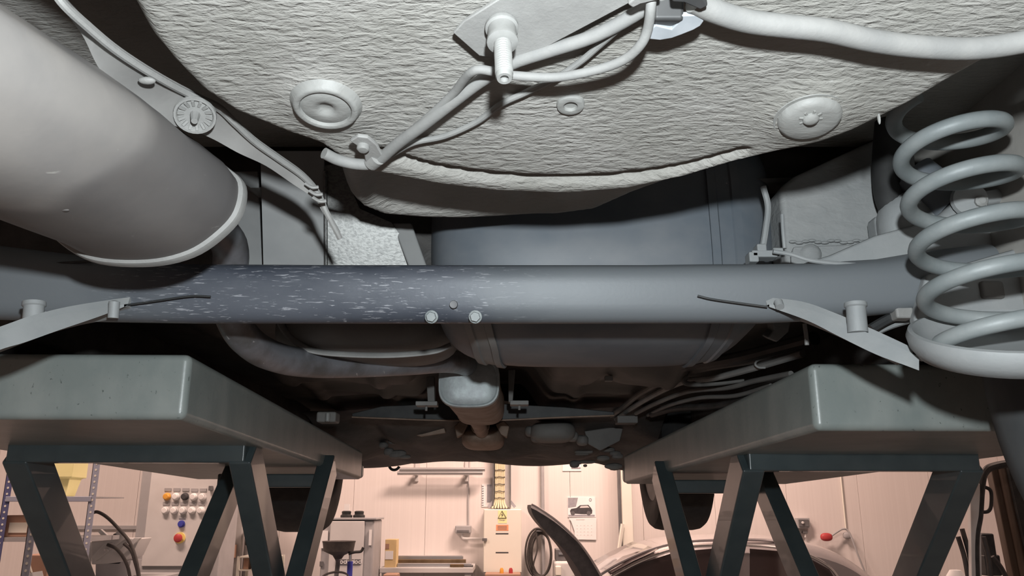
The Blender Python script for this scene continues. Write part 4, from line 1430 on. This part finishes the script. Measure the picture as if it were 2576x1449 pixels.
# side glass, door frame rail, rear screen, windscreen
sg = [(1560, 1428), (1640, 1392), (1720, 1374), (1830, 1368), (1930, 1370), (2000, 1381), (2060, 1405), (2095, 1432), (1900, 1475), (1560, 1475)]
B().prism([A(a, b, YN + .03) + Vector((0, -.012, 0)) for a, b in ((1555, 1447), (1620, 1414), (1700, 1388), (1790, 1380), (1790, 1475), (1555, 1475))], (0, .006, 0)).build('side_window', 'glass', pc2)
B().prism([A(a, b, YN + .03) + Vector((0, -.012, 0)) for a, b in ((1885, 1380), (1960, 1386), (2030, 1402), (2085, 1432), (2110, 1475), (1885, 1475))], (0, .006, 0)).build('side_window', 'glass', pc2)
B().tube([A(a, b, YN - .01) for a, b in ((1490, 1478), (1555, 1440), (1620, 1408), (1700, 1381), (1790, 1372), (1930, 1374), (2020, 1392), (2085, 1425), (2120, 1470))], .011, 8).build('window_trim', 'chrome', pc2)
B().tube([A(a, b, YN + .12) for a, b in ((1500, 1452), (1560, 1416), (1640, 1382), (1720, 1364), (1830, 1358), (1940, 1360), (2020, 1374))], .012, 8).build('roof_rail', 'car_silver', pc2)
# headrest / steering shape seen in the cabin is left dark; bright pillar
B().prism([A(a, b, YN + .0) for a, b in ((1795, 1377), (1838, 1377), (1850, 1475), (1800, 1475))], (0, .02, 0)).build('door_pillar', 'car_plum', pc2, bevel=.004)
# windscreen panel on the sloping front
ws = []
for (px, py) in ((1520, 1432), (1570, 1404), (1630, 1377)):
    ws.append(gh(px, py))
B().loft([[p + Vector((-.005, -.55 + .0, .012)) for p in ws], [p + Vector((-.005, .85, .012)) for p in ws]], closed=False).build('windscreen', 'glass', pc2)
# open bonnet
ob = [(1332, 1270), (1350, 1280), (1390, 1308), (1430, 1345), (1465, 1390), (1500, 1449), (1540, 1520)]
ib = [(1332, 1272), (1338, 1290), (1360, 1322), (1398, 1362), (1432, 1408), (1458, 1455), (1500, 1525)]
O_ = catmull([A(a, b, 7.0) for a, b in ob], 5)
I_ = catmull([A(a, b, 7.0) for a, b in ib], 5)
loops = []
for yy in (6.45, 6.55, 7.95, 8.05):
    t = .93 if yy in (6.45, 8.05) else 1.0
    loops.append([Vector((p.x, yy, p.z * t + (1 - t) * 1.3)) for p in O_] + [Vector((p.x, yy, p.z * t + (1 - t) * 1.3)) for p in reversed(I_)])
bn = B().loft(loops).build('bonnet', 'ink', pc2, 40, label='black open bonnet standing up')
B().tube([p + Vector((.004, -.56, .004)) for p in O_], .009, 8, smooth=False).build('bonnet_edge', 'car_silver', bn)
for (xx, yy) in ((.55, YN), (3.05, YN)):
    B().lathe([(.20, -.10), (.29, -.10), (.305, -.06), (.305, .06), (.29, .10), (.20, .10)], (1.95 + xx - 1.8, yy + .06, .305), (0, 1, 0), 40, closed=True).build('tyre', 'tyre', pc2)
    B().lathe([(.002, -.07), (.10, -.08), (.20, -.09), (.20, .05), (.002, .05)], (1.95 + xx - 1.8, yy + .06, .305), (0, 1, 0), 30).build('wheel_rim', 'steel', pc2)
for (xx, yy) in ((.55, YF), (3.05, YF)):
    B().lathe([(.20, -.10), (.29, -.10), (.305, -.06), (.305, .06), (.29, .10), (.20, .10)], (1.95 + xx - 1.8, yy - .06, .305), (0, 1, 0), 40, closed=True).build('tyre', 'tyre', pc2)

# ------------------------------------------------------------------ hoist on the right
Yh = 4.2
g = thing('workshop_trolley', 'dark wheeled trolley mast with a silver post and curved grab handle', 'trolley', (A(2500, 1300, Yh).x, Yh, 0))


def H(px, py, dy=0.0):
    return A(px, py, Yh + dy)


def ext(p, z=.12):
    return Vector((p.x, p.y, z))


p = H(2449, 1215)
B().bar(p, Vector((H(2437, 1449).x - .12, Yh, .10)), .05, .03, (0, 1, 0)).build('silver_post', 'light_grey', g, bevel=.004)
B().tube([H(2640, 1150), H(2576, 1160), H(2505, 1172), H(2480, 1185), H(2470, 1215), H(2464, 1290), H(2456, 1449), Vector((H(2450, 1449).x - .08, Yh, .10))], .019, 10).build('frame_tube', 'black_plastic', g)
B().tube([H(2464, 1226), H(2482, 1227), H(2493, 1238), H(2493, 1272), H(2486, 1286), H(2472, 1288), H(2462, 1284)], .009, 10).build('grab_handle', 'black_plastic', g)
q0, q1 = H(2502, 1172, .25), H(2546, 1385, .25)
d = (q1 - q0)
B().bar(q0, q0 + d * 3.2, .075, .06, (0, 1, 0)).build('slanted_column', 'mast_brown', g, bevel=.006)
q0, q1 = H(2520, 1172, .22), H(2566, 1390, .22)
d = (q1 - q0)
B().tube([q0, q0 + d * 3.2], .026, 12, smooth=False).build('ram', 'mast_brown', g)
q0, q1 = H(2540, 1165, .2), H(2590, 1390, .2)
d = (q1 - q0)
B().bar(q0, q0 + d * 3.2, .06, .05, (0, 1, 0)).build('mast_rail', 'black_plastic', g, bevel=.004)
q0, q1 = H(2570, 1165, .25), H(2610, 1390, .25)
d = (q1 - q0)
B().bar(q0, q0 + d * 3.2, .07, .05, (0, 1, 0)).build('mast_rail', 'dark_grey', g, bevel=.004)
pbox(2474, 1342, 2505, 1400, Yh + .1, .1).build('valve_block', 'black_plastic', g, bevel=.008)
pbox(2480, 1396, 2520, 1449, Yh + .1, .1).build('valve_block', 'black_plastic', g, bevel=.008)
bb = B()
for (a, b, c_, d_) in ((2420, 1330, 2448, 1449), (2410, 1350, 2435, 1449), (2474, 1350, 2492, 1449), (2496, 1400, 2530, 1449)):
    B().tube([H(a, b, .05), H((a + c_) / 2 + 3, (b + d_) / 2, .05), H(c_, d_, .05)], .012, 8).build('hydraulic_hose', 'hose_black', g)
bx = H(2500, 1449)
B().box2((bx.x - .30, Yh - .15, .06), (bx.x + .45, Yh + .55, .16)).build('base', 'black_plastic', g, bevel=.01)
for (ax_, ay_) in ((-.25, -.1), (.4, -.1), (-.25, .5), (.4, .5)):
    B().lathe([(.001, -.02), (.045, -.02), (.05, 0), (.045, .02), (.001, .02)], (bx.x + ax_, Yh + ay_, .05), (1, 0, 0), 20).build('castor', 'bumper_rubber', g)
wb2 = thing('white_canister', 'white canister low beside the dark trolley', 'canister', (A(2403, 1445, 5.0).x, 5.0, 0))
q = A(2403, 1434, 5.0)
B().lathe([(.001, 0), (.07, 0), (.075, .02), (.075, q.z - .08), (.05, q.z - .03), (.03, q.z)], (q.x, 5.0, 0), (0, 0, 1), 24).build('bottle', 'white', wb2)

# ------------------------------------------------------------------ left side: control cabinet
Yk = 7.3
x0, x1, z0, z1 = pr(345, 1150, 560, 1449, Yk)
cc_ = thing('control_cabinet', 'pale control cabinet with two rows of round buttons and an emergency stop', 'cabinet', ((x0 + x1) / 2, Yk + .2, 0))
B().box2((x0, Yk, .1), (x1, Yk + .4, 2.4)).build('cabinet_body', 'mid_grey', cc_, bevel=.006)
zb_ = A(430, 1424, Yk).z
B().box2((x0 + .09, Yk - .02, zb_), (x1 - .05, Yk, 2.35)).build('cabinet_door', 'light_grey', cc_, bevel=.004)
B().box2((x0 + .02, Yk + .02, 0), (x1 - .02, Yk + .38, .1)).build('plinth', 'dark_grey', cc_)
row1 = ((421, 1249), (443.5, 1249), (466, 1249), (488, 1250), (510, 1250))
row2 = ((417, 1284), (439, 1284), (461, 1284), (483.5, 1284), (506, 1284))
for i, (a, b) in enumerate(row1 + row2):
    m_ = 'amber' if i == 0 else ('ink' if i == 2 else 'white')
    q = A(a, b, Yk - .02)
    bt = B().lathe([(.032, 0), (.032, .010), (.026, .012), (.026, .035), (.020, .042), (.001, .043)], q, (0, -1, 0), 20)
    bt.build('push_button', m_, cc_, label='amber lamp button' if i == 0 else ('black rotary switch' if i == 2 else None))
    B().box(q + Vector((0, -.004, .058)), (.058, .008, .026)).build('button_tag', 'mid_grey', cc_)
q = A(457, 1318, Yk - .02)
B().lathe([(.030, 0), (.030, .012), (.022, .014), (.022, .034), (.001, .036)], q, (0, -1, 0), 20).build('push_button', 'blue', cc_, label='dark blue key switch')
B().box(q + Vector((0, -.004, .058)), (.058, .008, .026)).build('button_tag', 'mid_grey', cc_)
q = A(453, 1353, Yk - .02)
B().lathe([(.046, 0), (.046, .012), (.001, .013)], q, (0, -1, 0), 24).build('stop_collar', 'yellow', cc_)
B().lathe([(.018, .012), (.018, .03), (.034, .035), (.036, .05), (.026, .058), (.001, .06)], q, (0, -1, 0), 24).build('emergency_stop', 'red', cc_, label='red mushroom button')

# blue slotted rack in the left corner
Yr = 6.0
rk2 = thing('shelf_rack', 'blue perforated-post shelving rack in the left corner', 'rack', (A(120, 1300, Yr).x, Yr, 0))


def post(px, py, Yv, nm, m_):
    q = A(px, py, Yv)
    b = B()
    b.box2((q.x - .022, Yv, 0), (q.x - .018, Yv + .045, 3.0))
    b.box2((q.x - .022, Yv, 0), (q.x + .028, Yv + .004, 3.0))
    o = b.build(nm, m_, rk2)
    h_ = B()
    z = .95
    while z < 2.35:
        h_.lathe([(.001, .0012), (.008, .0012), (.008, 0)], (q.x + .004, Yv, z), (0, -1, 0), 8)
        z += .042
    h_.build('slot_hole_row', 'cream', o, kind='stuff')
    return q


q1 = post(226, 1290, Yr, 'rack_post', 'rack_grey')
q2 = post(12, 1270, Yr, 'rack_post', 'rack_blue')
q3 = post(68, 1400, Yr - .8, 'rack_post', 'rack_grey')
za, zb_ = A(200, 1249, Yr).z, A(200, 1262, Yr).z
B().box2((q2.x, Yr - .006, zb_), (q1.x, Yr, za)).build('shelf_beam', 'rack_grey', rk2, bevel=.003)
B().box2((q2.x, Yr + .01, za - .01), (q1.x, Yr + .5, za)).build('shelf', 'mid_grey', rk2)
z5 = A(30, 1352, Yr).z
B().box2((q2.x - .3, Yr + .01, z5 - .03), (q1.x, Yr + .5, z5)).build('shelf', 'mid_grey', rk2)
yb_ = thing('yellow_tub', 'yellow plastic tub on the upper shelf of the blue rack', 'tub', (A(165, 1230, Yr + .2).x, Yr + .2, za))
xa_ = A(150, 1230, Yr + .2).x
za += .0015
B().loft([[Vector((xa_ + s * a, Yr + .2 + t * a * .8, z)) for s, t in ((-1, -1), (1, -1), (1, 1), (-1, 1))] for a, z in ((.085, za), (.11, za + .13), (.135, za + .135), (.135, za + .30))]).build('tub', 'sticker_yellow', yb_, bevel=.006)
x0, x1, z0, z1 = pr(0, 1335, 40, 1410, 5.9)
bx_ = thing('brown_carton', 'brown carton on the lower rack shelf at the left edge', 'carton', (x0, 6.1, z5))
B().box2((x0 - .1, 6.06, z5 + .0015), (x1, 6.3, z5 + .15)).build('carton', 'brown_box', bx_, bevel=.004)
B().box2((x0 - .05, 6.055, z5 + .03), (x1 - .03, 6.06, z5 + .10)).build('carton_label', 'cream', bx_)
# red-brown case with paper tag near the left post
x0, x1, z0, z1 = pr(60, 1395, 118, 1475, 5.6)
rc_ = thing('red_brown_case', 'red-brown case with a white paper tag at the foot of the dark lift arm', 'case', ((x0 + x1) / 2, 5.75, 0))
B().box2((x0, 5.6, .6), (x1, 5.9, z1)).build('case_body', 'brown_box', rc_, bevel=.01)
B().box2((x0 + .02, 5.62, 0), (x1 - .02, 5.88, .6)).build('stand', 'dark_grey', rc_)
flat(rc_, 'paper_tag', 'paper', ((68, 1442), (106, 1436), (112, 1462), (70, 1466)), 5.59)
B().tube([A(72, 1412, 5.58), A(80, 1440, 5.58)], .006, 6, smooth=False).build('tag_string', 'cream', rc_)

# bench with chrome hose fittings
x0, x1, z0, z1 = pr(150, 1440, 372, 1480, 6.4)
z1 = A(280, 1452, 6.55).z - .002
bn_ = thing('left_workbench', 'grey workbench below the control cabinet', 'bench', ((x0 + x1) / 2, 6.7, 0))
B().box2((x0, 6.43, z1 - .05), (x1, 7.05, z1)).build('bench_top', 'mid_grey', bn_, bevel=.005)
for (a, b) in ((x0 + .05, 6.48), (x1 - .05, 6.48), (x0 + .05, 6.98), (x1 - .05, 6.98)):
    B().box2((a - .03, b - .03, 0), (a + .03, b + .03, z1 - .05)).build('leg', 'mid_grey', bn_)
Yv = 6.55
vi = thing('clamp_unit', 'grey steel clamp unit with angled plates on the left workbench', 'clamp', (A(300, 1420, Yv).x, Yv + .1, z1))
V = lambda a, b, dy=0: A(a, b, Yv + dy)
B().prism([V(230, 1355), V(352, 1355), V(330, 1400), V(300, 1420), V(230, 1420)], (0, .22, 0)).build('body', 'light_grey', vi, bevel=.006)
B().prism([V(246, 1338, -.03), V(253, 1331, -.03), (V(278, 1354, -.03)), V(262, 1356, -.03)], (0, .03, 0)).build('angled_plate', 'light_grey', vi, bevel=.003)
B().prism([V(300, 1331, -.03), V(322, 1352, -.03), V(305, 1362, -.03), V(240, 1412, -.03), V(228, 1402, -.03)], (0, .03, 0)).build('angled_plate', 'light_grey', vi, bevel=.003)
B().prism([V(338, 1353, -.02), V(354, 1353, -.02), V(308, 1396, -.02), V(296, 1386, -.02)], (0, .03, 0)).build('angled_plate', 'light_grey', vi, bevel=.003)
B().lathe([(.001, .004), (.014, .004), (.014, 0)], V(289, 1347, -.032), (0, -1, 0), 14).build('plate_hole', 'ink', vi)
B().prism([V(240, 1420), V(330, 1410), V(320, 1452), V(240, 1452)], (0, .2, 0)).build('stand', 'mid_grey', vi, bevel=.004)
pbox(274, 1366, 284, 1372, Yv - .05, .03).build('screw', 'chrome', vi, bevel=.003)
pbox(262, 1380, 272, 1386, Yv - .05, .03).build('screw', 'chrome', vi, bevel=.003)
hz_ = thing('hydraulic_hoses', 'three dark hoses arching down in front of the clamp unit', 'hose', (A(330, 1449, 6.45).x, 6.4, .9))
HV = lambda a, b: A(a, b, 6.39)
for pts in (((228, 1293), (245, 1288), (270, 1302), (300, 1332), (325, 1362), (340, 1400), (350, 1449), (352, 1500)), ((270, 1370), (292, 1380), (312, 1405), (325, 1440), (330, 1500)), ((312, 1367), (330, 1385), (340, 1415), (348, 1449), (350, 1500))):
    B().tube([HV(*p) for p in pts], .0125, 10).build('hose', 'hose_black', hz_)
for (a, b) in ((226, 1350), (238, 1346)):
    pass
cb = thing('white_bottle', 'bright round cap on a white bottle beside the rack post', 'bottle', (A(222, 1349, 6.62).x, 6.62, z1))
q = A(222, 1350, 6.62)
z1 += .001
B().lathe([(.001, 0), (.045, 0), (.045, q.z - z1 - .06), (.02, q.z - z1 - .02), (.02, q.z - z1 + .02), (.001, q.z - z1 + .022)], (q.x, 6.62, z1), (0, 0, 1), 20).build('bottle', 'white', cb)

# column and clutter seen between the left lift arms
Yg = 8.3
x0, x1, z0, z1 = pr(588, 1150, 612, 1449, Yg)
col = thing('steel_column', 'pale steel column with pipes seen between the left lift arms', 'column', ((x0 + x1) / 2, Yg + .1, 0))
B().box2((x0, Yg, 0), (x1, Yg + .2, 4.5)).build('column', 'light_grey', col, bevel=.006)
B().tube([Vector((x0 - .035, Yg + .02, 3.5)), Vector((x0 - .035, Yg + .02, .2))], .018, 10, smooth=False).build('pipe', 'dark_grey', col)
B().tube([Vector((x1 + .04, Yg + .05, 3.5)), Vector((x1 + .04, Yg + .05, .2))], .025, 10, smooth=False).build('pipe', 'mid_grey', col)
x0, x1, z0, z1 = pr(617, 1326, 642, 1372, 8.2)
single(B().box2((x0, 8.2, z0), (x1, 8.34, z1)).build('black_control_box', 'black_plastic', bevel=.01), 'black box hung on the column between the left lift arms', 'box')
bpy.data.objects['black_control_box'].location.y += .0
x0, x1, z0, z1 = pr(572, 1302, 580, 1372, 8.1)
pc3 = thing('tall_white_case', 'tall white case behind the pink side of the left lift arm', 'case', ((x0 + x1) / 2, 8.2, 0))
B().box2((x0 - .06, 8.1, z0), (x1, 8.25, z1)).build('case_body', 'white', pc3, bevel=.006)
B().box2((x0 - .10, 8.08, z0 - .12), (x1 + .02, 8.27, z0)).build('bracket', 'brown_box', pc3, bevel=.004)
B().box2((x0 - .06, 8.12, 0), (x1, 8.23, z0 - .12)).build('stand', 'light_grey', pc3)
x0, x1, z0, z1 = pr(546, 1388, 571, 1421, 7.9)
sc_2 = thing('low_cabinet', 'low grey cabinet with a round knob between the left lift arms', 'cabinet', ((x0 + x1) / 2, 7.98, 0))
B().box2((x0 - .08, 7.86, .08), (x1 + .01, 8.08, z0 - .002)).build('cabinet_body', 'mid_grey', sc_2, bevel=.006)
B().box2((x0 - .06, 7.88, 0), (x1 - .01, 8.06, .08)).build('plinth', 'dark_grey', sc_2)
B().lathe([(.010, 0), (.012, .012), (.018, .018), (.016, .028), (.001, .03)], A(560, 1436, 7.86), (0, -1, 0), 14).build('knob', 'dark_grey', sc_2)
pk = thing('white_packet', 'small cream packet low between the left lift arms', 'packet', ((x0 + x1) / 2, 7.95, z0))
B().box2((x0, 7.9, z0), (x1, 8.0, z1)).build('packet', 'cream', pk, bevel=.004)
B().box2((x0 - .02, 7.898, z0 + .02), (x0 + .05, 7.9, z1 - .03)).build('packet_print', 'brown_box', pk)
Yw = 8.0
x0, x1, z0, z1 = pr(598, 1400, 690, 1449, Yw)
ws_ = thing('parts_shelf', 'small open shelf of parts between the left lift arms', 'shelf', ((x0 + x1) / 2, Yw + .15, 0))
for zz_ in (z1, A(630, 1433, Yw).z, .6, .2):
    B().box2((x0, Yw, zz_ - .012), (x1, Yw + .3, zz_)).build('shelf', 'cream', ws_)
for (a, b) in ((x0, Yw), (x1, Yw), (x0, Yw + .28), (x1, Yw + .28)):
    B().box2((a - .012, b, 0), (a + .012, b + .024, z1)).build('shelf_post', 'cream', ws_)
for k, (a, b, c_, d_, m_, lab) in enumerate(((612, 1404, 625, 1431, 'brown_box', 'brown box on the top tier of the small parts shelf'), (632, 1412, 641, 1431, 'white', 'white box on the top tier of the small parts shelf'),
                                            (644, 1409, 652, 1431, 'light_grey', 'grey box on the top tier of the small parts shelf'))):
    x0, x1, _, z1 = pr(a, b, c_, d_, Yw + .03)
    zz_ = A(630, 1433, Yw).z
    single(B().box2((x0, Yw + .03, zz_ + .0015), (x1, Yw + .2, z1)).build('parts_box', m_, bevel=.004), lab, 'box', 'boxes on the small parts shelf')
single(pbox(524, 1222, 532, 1234, 7.24, .05).build('cable_gland', 'dark_grey', bevel=.004), 'small dark fitting at the top right of the control cabinet', 'fitting')

# grey service machine with the funnel drainer in front
Ym = 7.9
x0, x1, z0, z1 = pr(806, 1308, 938, 1449, Ym)
gm = thing('service_machine', 'grey service cabinet with two black knobs on its top', 'machine', ((x0 + x1) / 2, Ym + .25, 0))
B().box2((x0, Ym + .02, .1), (x1, Ym + .5, z1)).build('cabinet', 'mid_grey', gm, bevel=.02, seg=3)
a = pr(828, 1311, 914, 1449, Ym)
B().box2((a[0], Ym, .4), (a[1], Ym + .02, a[3])).build('front_panel', 'light_grey', gm, bevel=.006)
B().box2((x0 - .02, Ym, z1), (x1 + .02, Ym + .5, z1 + .02)).build('top', 'mid_grey', gm, bevel=.006)
B().box2((x0 + .03, Ym + .05, 0), (x1 - .03, Ym + .45, .1)).build('plinth', 'dark_grey', gm)
for px in (871, 903):
    q = A(px, 1305, Ym + .1)
    B().lathe([(.055, 0), (.055, .02), (.042, .03), (.045, .055), (.03, .062), (.001, .062)], (q.x, Ym + .1, z1 + .02), (0, 0, 1), 20).build('knob', 'black_plastic', gm)
q = A(873, 1283, Ym + .12)
B().box2((q.x - .025, Ym + .1, z1 + .08), (q.x + .025, Ym + .12, z1 + .145)).build('tag_plate', 'white', gm)
for (p_) in ((806, 1335, 824, 1379), (928, 1333, 934, 1372)):
    a = pr(*p_, Ym)
    B().box2((a[0], Ym - .002, a[2]), (a[1], Ym + .019, a[3])).build('white_panel', 'white', gm)
a = pr(845, 1407, 907, 1421, Ym - .002)
nb = B().box2((a[0], Ym - .006, a[2]), (a[1], Ym, a[3])).build('name_strip', 'dark_grey', gm)
bb = B()
wx = a[0] + (a[1] - a[0]) * .15
zc = (a[2] + a[3]) / 2
for k in range(6):
    cx_ = wx + .018 + k * .034
    bb.lathe([(.008, .001), (.015, .001), (.015, 0), (.008, 0)], (cx_, Ym - .006, zc), (0, -1, 0), 12, closed=True)
    if k % 2:
        bb.box((cx_ + .014, Ym - .0065, zc + .004), (.006, .001, .034))
bb.build('name_letters', 'white', nb)
a = pr(804, 1412, 812, 1425, Ym)
B().box2((a[0], Ym - .004, a[2]), (a[1], Ym + .019, a[3])).build('switch', 'dark_grey', gm, bevel=.003)

Yf = 7.45
fd = thing('oil_drainer', 'black funnel oil drainer on a blue stem before the grey machine', 'oil drainer', (A(855, 1449, Yf).x, Yf, 0))
q = A(853, 1362, Yf)
zt_, zl_, zm_ = A(853, 1361, Yf).z, A(853, 1386, Yf).z, A(853, 1397, Yf).z
rr_ = (A(893, 1362, Yf).x - A(813, 1362, Yf).x) / 2
B().lathe([(rr_ - .02, -.01), (rr_ + .006, 0), (rr_, -.02), (rr_ - .01, zl_ - zt_), (.05, zm_ - zt_), (.03, zm_ - zt_ - .03), (.02, zm_ - zt_ - .03), (.04, zm_ - zt_ + .01), (rr_ - .03, zl_ - zt_ + .01)], (q.x, Yf, zt_), (0, 0, 1), 40, closed=True).build('funnel', 'hose_black', fd, 40)
B().tube([A(877, 1393, Yf - .05), A(892, 1389, Yf - .05), A(908, 1387, Yf - .05), A(914, 1377, Yf - .05)], .012, 10).build('handle', 'black_plastic', fd)
s0 = A(881, 1412, Yf)
B().tube([Vector((s0.x, Yf, .25)), Vector((s0.x, Yf, s0.z))], .024, 14, smooth=False).build('blue_stem', 'blue', fd)
B().tube([Vector((s0.x, Yf, s0.z)), Vector((s0.x, Yf, zl_ - .02))], .013, 10, smooth=False).build('inner_rod', 'steel', fd)
B().tube([A(845, 1397, Yf), A(848, 1405, Yf), A(850, 1415, Yf + .05), A(846, 1449, Yf + .05)], .02, 10).build('drain_hose', 'dark_grey', fd)
B().sell((s0.x, Yf, .17), (.22, .22, .15), 3, 30, 18).build('tank', 'blue', fd)
B().lathe([(.11, 0), (.115, .01), (.12, 0), (.115, -.01)], A(842, 1455, Yf - .2), (0, -.4, 1), 30, closed=True).build('hose_ring', 'hose_black', fd)

# yellow carton, bench with flat bars, red tool
Yt = 8.3
x0, x1, z0, z1 = pr(955, 1413, 1190, 1422, Yt)
tb = thing('workbench', 'pale workbench against the back wall left of the cream cabinet', 'bench', ((x0 + x1) / 2, Yt + .3, 0))
ztop_ = A(1080, 1428, Yt).z
B().box2((x0, Yt, ztop_ - .05), (x1, WY - .02, ztop_)).build('bench_top', 'light_grey', tb, bevel=.006)
for (a, b) in ((x0 + .05, Yt + .05), (x1 - .05, Yt + .05), (x0 + .05, WY - .1), (x1 - .05, WY - .1)):
    B().box2((a - .03, b - .03, 0), (a + .03, b + .03, ztop_ - .05)).build('leg', 'light_grey', tb)
B().box2((x0 + .05, Yt + .04, ztop_ - .16), (x1 - .05, Yt + .06, ztop_ - .11)).build('bench_rail', 'mid_grey', tb)
for k, (a, b, yy, m_, lab) in enumerate(((1000, 1186, Yt + .10, 'steel', 'long bright bar, front one on the pale workbench'), (996, 1172, Yt + .2, 'copper_brown', 'long brown bar, middle one on the pale workbench'), (1000, 1165, Yt + .3, 'steel', 'long bright bar, rear one on the pale workbench'))):
    p, q = A(a, 1416, yy), A(b, 1416, yy)
    single(B().box2((p.x, yy - .03, ztop_), (q.x, yy + .03, ztop_ + .035 + .03 * k)).build('metal_bar', m_, bevel=.006), lab, 'bar', 'bars on the pale workbench')
x0, x1, z0, z1 = pr(1132, 1408, 1180, 1424, Yt + .02)
th_ = thing('hand_tool', 'brown hand tool lying at the right end of the pale workbench', 'tool', ((x0 + x1) / 2, Yt + .03, ztop_))
B().box2((x0, Yt + .02, ztop_), (x1 - .05, Yt + .06, ztop_ + .03)).build('tool_body', 'copper_brown', th_, bevel=.008)
B().tube([Vector((x1 - .05, Yt + .04, ztop_ + .016)), Vector((x1 + .04, Yt + .04, ztop_ + .013))], .012, 8, smooth=False).build('tool_shank', 'dark_grey', th_)
x0, x1, z0, z1 = pr(968, 1357, 997, 1428, Yt + .02)
ct = thing('yellow_carton', 'tall yellow carton with a white label standing on the workbench', 'carton', ((x0 + x1) / 2, Yt + .1, ztop_))
B().box2((x0, Yt + .02, ztop_), (x1, Yt + .18, z1)).build('carton', 'carton', ct, bevel=.004)
a = pr(969, 1386, 989, 1407, Yt + .018)
B().box2((a[0], Yt + .016, a[2]), (a[1], Yt + .02, a[3])).build('carton_label', 'white', ct)
a = pr(969, 1368, 979, 1381, Yt + .018)
B().box2((a[0], Yt + .017, a[2]), (a[1], Yt + .02, a[3])).build('carton_print', 'brown_box', ct)
x0, x1, z0, z1 = pr(950, 1436, 1012, 1470, 8.0)
rj = thing('red_jack', 'dull red floor tool in front of the pale workbench', 'tool', ((x0 + x1) / 2, 8.1, 0))
B().loft([[Vector((x0, 8.0, .5)), Vector((x1, 8.0, .5)), Vector((x1, 8.2, .5)), Vector((x0, 8.2, .5))], [Vector((x0 + .05, 8.0, z1 - .03)), Vector((x1 - .05, 8.0, z1 - .03)), Vector((x1 - .05, 8.2, z1 - .03)), Vector((x0 + .05, 8.2, z1 - .03))]]).build('tool_head', 'brown_box', rj, bevel=.01)
B().box2(((x0 + x1) / 2 - .06, 8.04, 0), ((x0 + x1) / 2 + .06, 8.16, .5)).build('tool_column', 'red', rj, bevel=.006)
x0, x1, z0, z1 = pr(1220, 1442, 1310, 1470, 8.5)
dr_ = thing('red_tool_trolley', 'dull red tool trolley just below the cream cabinet', 'trolley', ((x0 + x1) / 2, 8.55, 0))
B().box2((x0, 8.42, .15), (x1, 8.68, z1)).build('trolley_body', 'brown_box', dr_, bevel=.01)
for (a, b) in ((x0 + .05, 8.46), (x1 - .05, 8.46), (x0 + .05, 8.64), (x1 - .05, 8.64)):
    B().lathe([(.001, -.02), (.07, -.02), (.075, 0), (.07, .02), (.001, .02)], (a, b, .075), (1, 0, 0), 18).build('castor', 'bumper_rubber', dr_)
for px in (1262, 1285):
    q = A(px, 1444, 8.5)
    B().lathe([(.001, 0), (.02, 0), (.02, .03), (.012, .05), (.001, .05)], (q.x, 8.5, z1), (0, 0, 1), 12).build('knob', 'amber' if px == 1262 else 'red', dr_)
